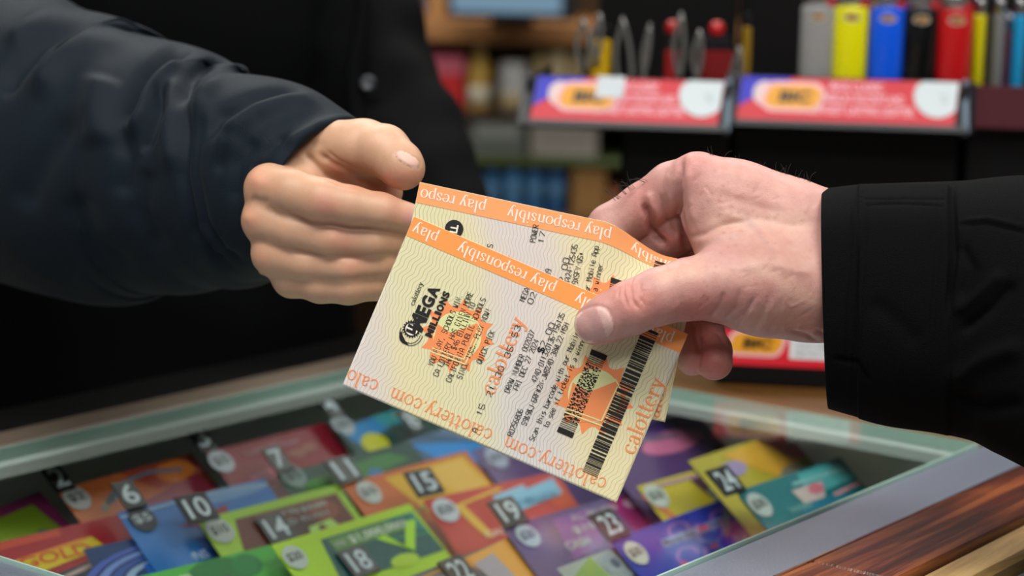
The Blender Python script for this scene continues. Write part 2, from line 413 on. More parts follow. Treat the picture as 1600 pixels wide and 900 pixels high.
# the glass plate
def glass_mat():
    mt = bpy.data.materials.new('clear_glass'); mt.use_nodes = True; nt = mt.node_tree; nt.nodes.clear()
    o = nt.nodes.new('ShaderNodeOutputMaterial'); mx = nt.nodes.new('ShaderNodeMixShader')
    tr = nt.nodes.new('ShaderNodeBsdfTransparent'); tr.inputs[0].default_value = (.955, .98, .972, 1)
    gl = nt.nodes.new('ShaderNodeBsdfGlossy'); gl.inputs['Roughness'].default_value = .07; gl.inputs[0].default_value = (.9, .95, .93, 1)
    fr = nt.nodes.new('ShaderNodeFresnel'); fr.inputs['IOR'].default_value = 1.42
    ge_ = nt.nodes.new('ShaderNodeNewGeometry'); im = nt.nodes.new('ShaderNodeMath'); im.operation = 'SUBTRACT'; im.inputs[0].default_value = 1.0; nt.links.new(ge_.outputs['Backfacing'], im.inputs[1])
    mu = nt.nodes.new('ShaderNodeMath'); mu.operation = 'MULTIPLY'; nt.links.new(fr.outputs[0], mu.inputs[0]); nt.links.new(im.outputs[0], mu.inputs[1]); nt.links.new(mu.outputs[0], mx.inputs[0]); nt.links.new(tr.outputs[0], mx.inputs[1]); nt.links.new(gl.outputs[0], mx.inputs[2])
    nt.links.new(mx.outputs[0], o.inputs[0]); return mt
gm = glass_mat()
ge = mat('glass_edge_green', '#9fbdb2', .15, spec=.8)
q = MB()
q.box(CF, GA0 + .0012, GA1 - .0005, GB0 + .0012, GB1 - .0005, .9930, .9998, gm)
q.box(CF, GA0, GA1, GB0, GB0 + .0012, .9930, 1.0000, ge); q.box(CF, GA0, GA0 + .0012, GB0, GB1, .9930, 1.0000, ge)
q.box(CF, GA0, GA1, GB1 - .0005, GB1, .9930, 1.0000, ge); q.box(CF, GA1 - .0005, GA1, GB0, GB1, .9930, 1.0000, ge)
child(q, 'glass_top', t, 'clear greenish glass plate')
q = MB(); q.box(CF, GA0 - .0008, GA1, GB0 - .0009, GB0 - .0001, .986, .9965, mat('black_gap', '#050505', .8)); q.box(CF, GA0 - .0009, GA0 - .0001, GB0, GB1, .986, .9965, mat('black_gap', '#050505', .8))
child(q, 'gasket', t)

# ------------------------------------------------------------------ scratch tickets in the case
FI = radians(38)
DD = -B_ * cos(FI) - Z_ * sin(FI)           # down the face of a tilted ticket
NN = np.cross(A_, DD); NN = NN if NN[2] > 0 else -NN
numm = pm('#101216', .35); white = pm('#c9d2d6', .4)
tray = mat('grey_tray_plastic', '#5c6464', .5)
def scratch(tl, tr, z, h, label, base, circ, ctxt, num, npos, draw, ccol='#c6ced2', cpos=None, cr=.0088, ctc='#20241f'):
    a = G(*tl, z); b = G(*tr, z)
    ex = b - a; W = np.linalg.norm(ex); ex = ex / W
    n = np.cross(ex, DD); n = n if n[2] > 0 else -n; n = n / np.linalg.norm(n); ey = np.cross(n, ex); ey = -ey if ey @ DD < 0 else ey
    th = thing('scratch_ticket', label, 'lottery ticket', tuple(a + ey * h * .98 + ex * W / 2 - n * .0004), 'scratch tickets in the glass case')
    hv = .036
    def mp(u, v, layer): return a + ex * u * W + ey * (v * hv) + n * (layer * .00016)
    def uv(p):
        r = ray(*p); q_ = CAM + r * (((a - CAM) @ n) / (r @ n)) - a; return (q_ @ ex) / W, (q_ @ ey) / hv
    q = MB()
    q.box(lambda x, y, zz: a + ex * x * W + ey * y * h + n * zz, 0, 1, 0, 1, -.0004, 0, pm(base))
    def R(x0, y0, x1, y1, c, l=1): rect2d(q, mp, x0, y0, x1, y1, pm(c), l)
    def Pg(pts, c, l=1): poly2d(q, mp, pts, pm(c), l)
    def E(cx, cy, rx, ry, c, l=2): ell2d(q, mp, cx, cy, rx, ry, pm(c), l)
    def S(pts, w, c, l=2): stroke2d(q, mp, pts, w, pm(c), l)
    def T(s, x, y, w, hh, c, l=4, bold=.02):
        text2d(q, lambda u, v, lay: mp(u, -v, lay), s, x, -y, w, hh, pm(c), bold, l)
    if draw: draw(R, Pg, E, S, T)
    child(q, 'ticket_card', th)
    if circ:
        cx, cy = uv(cpos)
        q2 = MB(); rx = cr / W; ry = cr / hv
        ell2d(q2, mp, cx, cy, rx, ry, pm(ccol), 5)
        if ctxt: text2d(q2, lambda u, v, lay: mp(u, -v, lay), ctxt, cx - rx * .68, -(cy + ry * .36), rx * 1.36, ry * .78, pm(ctc), .02, 6)
        child(q2, 'price_circle', th, 'round price mark ' + (ctxt or ''))
    if num:
        nx, ny = uv(npos); q3 = MB()
        wd = .0205 / W if len(num) > 1 else .014 / W; hd = .019 / hv
        # a little black card on a clip, stands just off the ticket
        def mp3(u, v, layer): return mp(u, v, layer) + n * .0022
        q3.box(lambda x, y, zz: mp3(x, y, 0) + n * zz, nx - wd / 2, nx + wd / 2, ny - hd / 2, ny + hd / 2, -.0012, 0, numm)
        text2d(q3, lambda u, v, lay: mp3(u, -v, lay), num, nx - wd * .36, -(ny + hd * .36), wd * .72, hd * .72, pm('#b9c6ce', .4), .015, 2)
        child(q3, 'number_tag', th, 'small black tag reading ' + num)
    # the slanted holder behind the ticket
    mt_ = MB(); mt_.box(lambda x, y, zz: a + ex * x * W + ey * y * h + n * zz, .03, .97, .04, 1.0, -.0034, -.0006, tray)
    foot = a + ey * h
    for fx in (.1, .9):
        p0 = a + ex * fx * W + ey * h * .5 - n * .003
        mt_.box(WF, p0[0] - .002, p0[0] + .002, p0[1] - .002, p0[1] + .002, IZ, p0[2], tray)
    child(mt_, 'holder', th)
    return th
def d_lime(R, Pg, E, S, T):
    R(0, 0, 1, .14, '#8fb529'); R(.0, .0, .06, 1, '#8fb529')
    Pg([(.22, .16), (.95, .16), (.95, 1), (.12, 1)], '#5a2418'); E(.55, .75, .16, .3, '#3a1410', 2); E(.8, .4, .10, .2, '#7d3a22', 2)
    T('WIN UP TO $10,000', .34, .36, .50, .12, '#a9b3ae'); T('GOLD RUSH', .36, .52, .45, .10, '#8b958f')
    S([(.62, .95), (.66, .66), (.76, .62), (.82, .95)], .06, '#9ec25a', 3)
def d_vip(R, Pg, E, S, T):
    R(0, 0, 1, .12, '#a0c400'); Pg([(.30, .16), (.97, .16), (.99, 1), (.24, 1)], '#0b4a48'); Pg([(.75, .16), (.97, .16), (.98, .6)], '#0f6b66', 2)
    R(.34, .20, .90, .44, '#55803a', 2); T('$1,000,000!', .46, .41, .42, .17, '#b9c8b4', 4, .03); T('WIN', .35, .38, .08, .10, '#a9b8a4')
    S([(.66, .42), (.78, .80), (.92, .30)], .075, '#9ccf10', 3); E(.70, .95, .10, .12, '#a3c41e', 3); S([(.70, .5), (.98, .62)], .03, '#2c8a5c', 2)
def d_blue(R, Pg, E, S, T):
    Pg([(0, 0), (1, 0), (1, .25), (.4, .45), (0, .3)], '#2c62a4'); E(.7, .12, .3, .12, '#5f86b4', 2); Pg([(.30, .5), (.66, .3), (.62, .75)], '#7d1d3c', 2)
    Pg([(.62, .5), (1, .45), (1, .9), (.7, .9)], '#7a1838', 1); S([(0, .1), (.5, .04), (1, .12)], .05, '#7c98b8', 3)
def d_orange(R, Pg, E, S, T):
    Pg([(.45, 0), (1, 0), (1, .5), (.6, .5)], '#8a2a14'); E(.8, .25, .14, .22, '#b4631c', 2); Pg([(.35, .7), (.9, .4), (1, .75), (.5, 1)], '#7c1c34', 2)
    S([(.25, .5), (.4, .2), (.62, .14), (.85, .26)], .07, '#56667e', 3); S([(.18, .6), (.3, .35)], .05, '#6a6c60', 3)
def d_red(R, Pg, E, S, T):
    T('Lucky Winner', .25, .32, .45, .16, '#b07a84'); E(.62, .48, .07, .1, '#8a5248', 3); E(.74, .42, .06, .1, '#8a5248', 3); E(.3, .75, .14, .12, '#a8465a', 3); E(.14, .9, .1, .1, '#8f3a4c', 3)
def d_redyel(R, Pg, E, S, T):
    R(0, .02, .6, .14, '#a83a26', 1); Pg([(.22, .4), (.74, .28), (.78, .52), (.3, .72)], '#b9a012', 2); T('GOLD', .32, .56, .38, .2, '#b24a14', 4)
    S([(0, .52), (.3, .4), (.7, .3)], .05, '#c07818', 3); Pg([(.4, .8), (1, .55), (1, .8), (.6, 1)], '#30343c', 2); S([(.5, .86), (.78, .7), (1, .62)], .06, '#a08a84', 3)
def d_pinkgreen(R, Pg, E, S, T):
    Pg([(-.0, .2), (.86, .16), (.94, 1), (0, 1)], '#7d9a22'); T('CASH', .25, .9, .55, .2, '#b4b81c'); E(.3, .7, .1, .12, '#c0c22a', 3); E(.75, .72, .06, .1, '#5f7a6a', 3)
def d_swirl(R, Pg, E, S, T):
    for k, c in enumerate(('#3c4f9c', '#5f78b4', '#2a4a8c', '#7f9ab8', '#123a6a')):
        pts = [(.5 + (.6 - k * .1) * cos(radians(t_)), .72 + (.55 - k * .1) * sin(radians(t_))) for t_ in range(180, 361, 12)]
        S(pts, .07, c, 2)
    Pg([(.34, .5), (.86, .4), (.88, .62), (.36, .75)], '#1a56b4', 3); T('MILLIONS', .42, .64, .42, .17, '#a9bfd6', 5)
def d_green(R, Pg, E, S, T):
    Pg([(.0, .3), (1, .05), (1, .3), (.3, .62)], '#2f6a2c'); E(.25, .4, .12, .15, '#3e7a2c', 2); E(.62, .45, .05, .1, '#2a6a9c', 3); E(.68, .78, .1, .1, '#27508c', 3); Pg([(.75, .0), (1, .0), (1, .5)], '#0d3a34', 2)
def d_bluey(R, Pg, E, S, T):
    Pg([(0, .1), (.5, 0), (.55, .3), (.1, .5)], '#1f77b4', 1); E(.25, .55, .14, .24, '#b4b41c', 2); Pg([(.4, .0), (1, 0), (1, .3), (.5, .3)], '#2f8a94', 2); Pg([(.6, .1), (1, .1), (1, .4)], '#a49c20', 3); E(.4, .85, .2, .1, '#76826a', 2)
def d_lblue(R, Pg, E, S, T):
    Pg([(0, .1), (.6, .5), (.6, 1), (.15, .7)], '#1480cc'); Pg([(.2, .0), (1, 0), (1, .6), (.5, .4)], '#5a7494', 2); S([(.4, .2), (1, .35)], .08, '#8496ac', 3); S([(.5, .55), (1, .6)], .08, '#7c90b4', 3)
def d_orgyel(R, Pg, E, S, T):
    Pg([(.30, .1), (.95, .08), (1, 1), (.42, 1)], '#c79a14'); Pg([(.62, .16), (.92, .14), (.96, .8), (.7, .8)], '#d0a444', 2); S([(.25, .98), (.5, .8), (.7, .8)], .05, '#8a7a44', 3); E(.5, .35, .08, .1, '#b58f7a', 3)
def d_redblue(R, Pg, E, S, T):
    S([(.28, .98), (.20, .25), (.55, .10)], .06, '#d0a838', 2); R(.30, .2, .52, .8, '#a82c28', 1)
    Pg([(.46, .22), (.72, .12), (.72, .22), (.95, .12), (.95, .46), (.48, .66)], '#7fb0cc', 3); Pg([(.80, .4), (1, .2), (1, .8), (.85, .7)], '#c8502c', 2)
    T('$20 MILLION', .52, .55, .38, .16, '#4a7c9c', 5); T('WIN IN PRIZES', .44, .92, .5, .1, '#d8c4c8', 5); T('CASH', .25, .98, .2, .12, '#e0c0b4', 5)
def d_purple(R, Pg, E, S, T):
    Pg([(.35, .1), (.62, .1), (.56, .8), (.3, .9)], '#7d4c94', 1); Pg([(.78, .1), (1, 0), (1, .8), (.85, .9)], '#9c2c70', 2)
    T('ALL MILLION', .46, .26, .36, .12, '#b6a9b4', 5); T('$100', .42, .50, .22, .15, '#a6b6b4', 5); T('CASH', .30, .74, .18, .16, '#a8b6b0', 5); E(.94, .22, .06, .1, '#c89ab4', 4)
def d_moves(R, Pg, E, S, T):
    for k, (x, y) in enumerate(((.5, .25), (.66, .45), (.42, .7), (.75, .75), (.85, .3))):
        S([(x + .13 * cos(radians(t_)) * (1 - t_ / 720), y + .22 * sin(radians(t_)) * (1 - t_ / 720)) for t_ in range(0, 400, 25)], .03, '#6d6cc0' if k % 2 else '#8a5cb0', 2)
    R(.30, .30, .86, .44, '#8a93c4', 3); T('Moves that', .31, .43, .26, .12, '#2a2440', 5); T('WIN', .60, .43, .09, .12, '#d02a4c', 5, .04); T('instantly', .70, .43, .16, .12, '#3a3450', 5)
    E(.33, .82, .03, .05, '#b83c74', 4); E(.62, .72, .03, .05, '#b83c74', 4); E(.7, .9, .03, .05, '#b83c74', 4); Pg([(.9, 0), (1, 0), (1, .4)], '#3d6cc0', 2)
def d_teal(R, Pg, E, S, T):
    Pg([(.55, .05), (1, .05), (1, .45), (.5, .5)], '#4a9ca0', 2); Pg([(.4, .3), (.7, .3), (.62, .6), (.42, .6)], '#b8a8a4', 3); E(.6, .4, .07, .1, '#c46a7c', 4); S([(.45, .2), (.95, .22)], .06, '#7ab0b4', 3); T('WIN', .25, .7, .2, .12, '#6aa0a0', 5); Pg([(.35, .6), (.8, .6), (.8, .9), (.35, 1)], '#1a6c84', 2); S([(.7, .62), (1, .55)], .06, '#c48a94', 3)
def d_yelmoney(R, Pg, E, S, T):
    Pg([(.36, .12), (1, .0), (1, .8), (.45, .9)], '#4a2a3c', 2); T('$500', .42, .72, .4, .34, '#9aa89c', 5, .04); S([(.1, .1), (.5, .12), (.9, -.0)], .07, '#a4808c', 3); S([(.1, .9), (.0, .2)], .05, '#c06a34', 2)
def d_pink(R, Pg, E, S, T):
    E(.62, .5, .28, .22, '#c06a90', 2); Pg([(.2, .0), (.7, 0), (.8, .3)], '#2a1450', 2); S([(.0, .4), (.4, .3), (.7, .4)], .1, '#6c5a74', 3)
def d_yel2(R, Pg, E, S, T):
    Pg([(.3, .1), (.7, .05), (.9, .7), (.6, .8)], '#cc9c34', 2); Pg([(.72, .1), (1, .2), (1, .6), (.85, .6)], '#c05c60', 2); E(.3, .4, .12, .15, '#9484b0', 3); E(.8, .8, .16, .14, '#88806c', 3)
def d_leaf(R, Pg, E, S, T):
    E(.55, .3, .22, .3, '#18662a', 2); E(.75, .25, .1, .2, '#1c7034', 3); T('WIN $1,000', .12, .3, .25, .14, '#b8d0a8', 5); Pg([(.3, .45), (.6, .35), (.62, .55), (.3, .7)], '#5a2c5c', 3)
def d_gold(R, Pg, E, S, T):
    Pg([(.5, .05), (.95, 0), (1, .9), (.7, 1)], '#d89a3c', 1); Pg([(.55, .2), (.75, .15), (.78, .9), (.62, .9)], '#a09aa4', 3); R(.06, .12, .48, .34, '#6a6c72', 3); S([(.05, .1), (.5, .08)], .04, '#c08a30', 4); S([(.05, .38), (.5, .36)], .03, '#c08a30', 4)
    E(.05, .4, .06, .1, '#cc8a24', 4); E(.5, .15, .06, .1, '#cc8a24', 4); T('WIN UP TO', .10, .30, .34, .12, '#b0b0b0', 5)
def d_cards(R, Pg, E, S, T):
    Pg([(0, .3), (.35, 0), (.4, .5), (.1, .9)], '#7d9c4a', 1)
    for (x, y) in ((.5, .25), (.72, .3), (.6, .6), (.82, .7), (.4, .7)):
        E(x, y, .10, .2, '#8f9aa0', 3); E(x + .02, y, .04, .09, '#4c5468', 4)
# rows from the back of the case to the front: (top left px, top right px, height of the top edge, visible length, ...)
scratch((-110, 835), (62, 768), .962, .075, 'pink-edged green scratch ticket at the left end of the case', '#8c2c64', False, None, None, None, d_pinkgreen)
scratch((88, 766), (300, 708), .968, .072, 'orange scratch ticket with a blue-grey arch, in the back row behind the blue one', '#a85420', True, '$2', '2', (88, 750), d_orange, '#9a9c9c', (119, 779))
scratch((320, 706), (510, 660), .972, .07, 'dark red scratch ticket in the back row with the tag 3', '#7c1024', True, '$5', '3', (312, 688), d_red, '#a9b0bc', (345, 722))
scratch((522, 668), (655, 630), .972, .06, 'blue and yellow scratch ticket in the back row partly under the held slip', '#20403c', True, '$5', '4', (512, 636), d_bluey, '#98a4ac', (535, 665))
scratch((-90, 868), (200, 800), .956, .080, 'red scratch ticket with a yellow GOLD panel', '#8c1420', False, None, None, None, d_redyel)
scratch((183, 802), (412, 748), .962, .07, 'bright blue scratch ticket with a black price circle and the tag 6', '#1c62a8', True, '$5', '6', (200, 776), d_blue, '#10141c', (222, 812), .0088, '#9aa4ac')
scratch((430, 742), (640, 690), .962, .07, 'dark green scratch ticket with the tag 7', '#123c30', True, '$5', '7', (432, 720), d_green, '#6f8480', (458, 745))
scratch((636, 688), (800, 640), .962, .066, 'bright blue and grey scratch ticket just under the lower edge of the held slip', '#3a5878', False, None, '8', (640, 660), d_lblue)
scratch((130, 858), (330, 815), .950, .085, 'dark blue scratch ticket with pale concentric swirls', '#14305c', False, None, None, None, d_swirl)
scratch((307, 813), (527, 757), .955, .075, 'lime-framed dark red scratch ticket with the tag 14', '#8fb529', True, '$10', '14', (430, 828), d_lime, '#a3aaa6', (343, 830))
scratch((533, 757), (728, 704), .955, .07, 'orange and yellow scratch ticket with the tag 11', '#b4581c', True, '$10', '11', (535, 737), d_orgyel, '#aab0ae', (576, 770))
scratch((736, 704), (925, 655), .955, .066, 'lilac scratch ticket just below the held slip', '#5c4c78', True, '$10', None, None, d_pink, '#9aa2b8', (775, 716))
scratch((915, 690), (1085, 640), .979, .066, 'dark purple scratch ticket in the back row right of the held slips', '#54386c', False, None, None, None, d_pink)
scratch((200, 905), (428, 850), .944, .08, 'green leafy scratch ticket at the near edge of the case', '#3f9a34', False, None, '10', (306, 797), d_leaf)
scratch((423, 852), (640, 787), .950, .080, 'lime and teal scratch ticket printed $1,000,000 with the tag 18', '#9cc400', True, '$20', '18', (558, 880), d_vip, '#a9b4ae', (460, 872), .0080)
scratch((661, 781), (867, 737), .950, .078, 'red scratch ticket with a pale blue banner and the tag 15', '#b43c34', True, '$20', '15', (661, 757), d_redblue, '#b4bac4', (696, 798))
scratch((995, 760), (1190, 706), .960, .07, 'yellow scratch ticket with a money motif right of the held slips', '#b8a81c', True, '$20', None, None, d_yelmoney, '#b0bab4', (1025, 776))
scratch((1075, 720), (1225, 672), .979, .06, 'golden yellow scratch ticket at the back right of the case', '#a89c30', False, None, None, None, d_yel2)
scratch((630, 905), (800, 838), .944, .08, 'silver and gold scratch ticket at the near edge of the case', '#55565c', False, None, '22', (715, 896), d_gold)
scratch((784, 824), (985, 768), .950, .080, 'purple scratch ticket with a magenta corner and the tag 19', '#5a4878', True, '$20', '19', (792, 803), d_purple, '#a9b8be', (824, 838), .0082)
scratch((870, 888), (1010, 838), .945, .075, 'pale scratch ticket with grey figures at the near edge of the case', '#9aa39c', False, None, None, None, d_cards)
scratch((1150, 768), (1312, 715), .972, .07, 'teal scratch ticket with a pink cloud and the tag 24, farthest right', '#0f6870', True, '$30', '24', (1132, 754), d_teal, '#a4b0ac', (1186, 790))
scratch((953, 845), (1137, 777), .950, .080, 'deep blue scratch ticket with purple swirls reading Moves that WIN', '#1c2f9c', True, '$30', '23', (950, 823), d_moves, '#b8bcb0', (993, 865), .0082)

# ------------------------------------------------------------------ the two lottery tickets held between the hands
DT = 0.930                                   # distance of the tickets
PX = DT / FPX                                # metres per photo pixel there
def paper_mat():
    mt = bpy.data.materials.new('security_paper'); mt.use_nodes = True; nt = mt.node_tree; b = nt.nodes['Principled BSDF']; L = nt.links.new
    uv = nt.nodes.new('ShaderNodeUVMap'); uv.uv_map = 'UVMap'
    sp = nt.nodes.new('ShaderNodeSeparateXYZ'); L(uv.outputs[0], sp.inputs[0])
    def M(op, a, bb=None, c=None):
        n = nt.nodes.new('ShaderNodeMath'); n.operation = op
        for i, x in enumerate((a, bb, c)):
            if x is None: continue
            if isinstance(x, (int, float)): n.inputs[i].default_value = x
            else: L(x, n.inputs[i])
        return n.outputs[0]
    U, V = sp.outputs[0], sp.outputs[1]      # U along the long side, V along the short side, in photo pixels
    # wavy lines run along V, repeated along U
    w1 = M('MULTIPLY', M('SINE', M('ADD', M('MULTIPLY', V, 2 * pi / 27.0), M('MULTIPLY', U, .03))), 1.7)
    w2 = M('MULTIPLY', M('SINE', M('ADD', M('MULTIPLY', V, 2 * pi / 150.0), M('MULTIPLY', U, .018))), 7.0)
    ph = M('ADD', M('ADD', U, w1), w2)
    fr = M('FRACT', M('DIVIDE', ph, 6.2)); d = M('ABSOLUTE', M('SUBTRACT', fr, .5))
    line = nt.nodes.new('ShaderNodeMapRange'); line.inputs[1].default_value = .04; line.inputs[2].default_value = .11; line.inputs[3].default_value = 1; line.inputs[4].default_value = 0
    L(d, line.inputs[0])
    # paper tint: yellow towards the corners, lilac grey in a band
    tt = M('SINE', M('ADD', M('MULTIPLY', U, 2 * pi / 400.0), M('MULTIPLY', V, 2 * pi / 330.0)))
    mr = nt.nodes.new('ShaderNodeMapRange'); mr.interpolation_type = 'SMOOTHSTEP'; mr.inputs[1].default_value = -1.0; mr.inputs[2].default_value = .5
    L(M('SINE', M('ADD', M('ADD', M('MULTIPLY', U, 2 * pi / 310.0), M('MULTIPLY', V, 2 * pi / 620.0)), -1.9)), mr.inputs[0])
    mx = nt.nodes.new('ShaderNodeMix'); mx.data_type = 'RGBA'; L(mr.outputs[0], mx.inputs[0])
    mx.inputs[6].default_value = (*lin('#d6d1cc'), 1); mx.inputs[7].default_value = (*lin('#dfd9ae'), 1)
    # line colour alternates between grey and orange over the sheet
    m2 = nt.nodes.new('ShaderNodeMapRange'); m2.inputs[1].default_value = -.3; m2.inputs[2].default_value = .5
    L(tt, m2.inputs[0])
    lc = nt.nodes.new('ShaderNodeMix'); lc.data_type = 'RGBA'; L(m2.outputs[0], lc.inputs[0])
    lc.inputs[6].default_value = (*lin('#84868a'), 1); lc.inputs[7].default_value = (*lin('#cc8a66'), 1)
    mm = nt.nodes.new('ShaderNodeMix'); mm.data_type = 'RGBA'; L(M('MULTIPLY', line.outputs[0], .55), mm.inputs[0])
    L(mx.outputs[2], mm.inputs[6]); L(lc.outputs[2], mm.inputs[7]); L(mm.outputs[2], b.inputs['Base Color'])
    b.inputs['Roughness'].default_value = .55; return mt
PAPER = paper_mat()
ORNG = mat('orange_banner_ink', '#f79c50', .5); ORN2 = mat('orange_print_ink', '#f2925a', .5); YEL = mat('pale_yellow_ink', '#dfe0a2', .5)
WHT = mat('white_print', '#f3e9dc', .5); BLK = mat('thermal_black', '#1a1918', .5)
TL_, TS_ = 466.0, 287.0
class Sheet:
    def __init__(s, org, et, es, dz, W=TL_, H=TS_, uoff=0.0):
        s.o = np.array(org, float); s.et = np.array(et, float); s.et /= np.linalg.norm(s.et)
        s.es = np.array(es, float); s.es /= np.linalg.norm(s.es); s.dz = dz; s.W, s.H = W, H; s.uo = uoff
    def raw(s, u, v):
        px = s.o + s.et * u + s.es * v; du, dv, dd = s.dz(u, v)
        px = px + s.et * du + s.es * dv
        return P(px[0], px[1], DT + dd)
    def pt(s, u, v, layer=0):
        p = s.raw(u, v)
        if layer == 0: return p
        e = 1.0; n = np.cross(s.raw(u + e, v) - s.raw(u - e, v), s.raw(u, v + e) - s.raw(u, v - e)); n /= np.linalg.norm(n)
        if n @ FW > 0: n = -n
        return p + n * (.00006 * layer)
    def inv(s, px, py):
        q = np.array([px, py]) - s.o; return float(q @ s.et), float(q @ s.es)
    def paper(s):
        q = MB(); nx, ny = 110, 68; th = .0001
        vs = [s.pt(s.W * i / nx, s.H * j / ny) for j in range(ny + 1) for i in range(nx + 1)]
        bk = [np.array(s.pt(s.W * i / nx, s.H * j / ny, -th / .00006)) for j in range(ny + 1) for i in range(nx + 1)]
        n0 = len(vs); st = nx + 1
        fs = [(j * st + i, j * st + i + 1, (j + 1) * st + i + 1, (j + 1) * st + i) for j in range(ny) for i in range(nx)]
        fb = [tuple(n0 + k for k in f[::-1]) for f in fs]
        ed = []
        for i in range(nx): ed += [(i + 1, i, n0 + i, n0 + i + 1), (ny * st + i, ny * st + i + 1, n0 + ny * st + i + 1, n0 + ny * st + i)]
        for j in range(ny): ed += [(j * st, (j + 1) * st, n0 + (j + 1) * st, n0 + j * st), ((j + 1) * st + nx, j * st + nx, n0 + j * st + nx, n0 + (j + 1) * st + nx)]
        q.add(vs + bk, fs + fb + ed, PAPER, True)
        uvs = [(s.W * i / nx + s.uo, s.H * j / ny) for j in range(ny + 1) for i in range(nx + 1)]
        return q, uvs + uvs
def make_sheet(sh, label):
    th = thing('lottery_slip', label, 'lottery ticket', tuple(sh.pt(sh.W / 2, 0)), 'lottery slips held in the hands')
    q, uvs = sh.paper(); o = child(q, 'paper', th)
    ul = o.data.uv_layers.new(name='UVMap')
    vi = np.zeros(len(o.data.loops), int); o.data.loops.foreach_get('vertex_index', vi)
    ul.data.foreach_set('uv', np.array(uvs)[vi].ravel())
    return th
def sunburst(q, mp, cx, cy, r, m, layer, n=12, rot=0.0, tips=None):
    pts = []
    for k in range(n):
        a0 = rot + 2 * pi * k / n; a1 = rot + 2 * pi * (k + .5) / n; a2 = rot + 2 * pi * (k + 1) / n
        pts.append((cx + 1.32 * r * cos(a0), cy + 1.32 * r * sin(a0)))
        for f in (.22, .36, .5, .64, .78):
            a = a0 + (a2 - a0) * f; rr = r * (1.0 + .32 * (abs(f - .5) * 2) ** 2.2)
            pts.append((cx + rr * cos(a), cy + rr * sin(a)))
    c = [(cx, cy)]; vs = [mp(x, y, layer) for x, y in c + pts]; N = len(pts)
    q.add(vs, [(0, 1 + i, 1 + (i + 1) % N) for i in range(N)], m)
def emblem(th, sh, cx, cy, r, rot):
    """sun with a pale disc and a state-shaped orange block in white outline; cx,cy in u,v"""
    q = MB(); sunburst(q, sh.pt, cx, cy, r, ORN2, 1, 12, rot)
    ell2d(q, sh.pt, cx, cy, r * .84, r * .84, YEL, 2, 40)
    # tilted block: reading direction +v, up -u
    def mp(a, b, l): return sh.pt(cx - b * r * 1.1, cy + a * r * 1.1, l)
    poly2d(q, mp, [(-.95, .55), (.1, .72), (.0, .20), (.62, -.42), (.42, -.66), (-.50, -.62), (-.9, .1)], ORN2, 3)
    stroke2d(q, mp, [(-.78, .62), (-.72, -.58), (.48, -.62), (.66, -.40), (.60, .42)], .045, YEL, 4)
    stroke2d(q, mp, [(-.66, .58), (-.60, -.48), (.50, -.52)], .035, YEL, 4)
    return child(q, 'sun_emblem', th)
BAND = 32.5
def banner(th, sh, px0, ink=ORNG):
    """px0: pixel where one phrase starts; the phrase repeats every 200 px"""
    q = MB(); rect2d(q, sh.pt, .3, sh.H - BAND, sh.W - .3, sh.H - .5, ink, 2, 110, 5)
    u0, v0 = sh.inv(*px0)
    for k in range(-3, 4):
        us = u0 + 200 * k
        for w, off in (('play', 0), ('responsibly', 1.93 * 25.5)):
            serif(q, sh.pt, w, us - off, sh.H - 10.0, 25.5, WHT, 4, (-1, 0), (.03, .10), clip=lambda a, b: 3 < a < sh.W - 4)
    return child(q, 'banner', th, 'orange band with pale lettering play responsibly')
def barcode(q, mp, x, y, L, h, m, seed, layer=3):
    """bars across x direction, stacked along +y (v)"""
    rnd = random.Random(seed); p = 0.0
    while p < L - 2:
        w = rnd.choice((1.1, 1.1, 2.2, 3.3, 4.6, 6.0)); g = rnd.choice((1.1, 1.1, 1.8, 2.8))
        rect2d(q, mp, x, y + p, x + h, y + min(L, p + w), m, layer); p += w + g
# --- the front slip: px corners (535,602) lower left, (963,786) lower right, (647,338) upper left
SF = Sheet((535, 602), (428, 184), (112, -264), lambda u, v: (0, 0, .0012 * sin(u / 466 * pi) + .0000 * v))
def fv(px, py): return SF.inv(px, py)

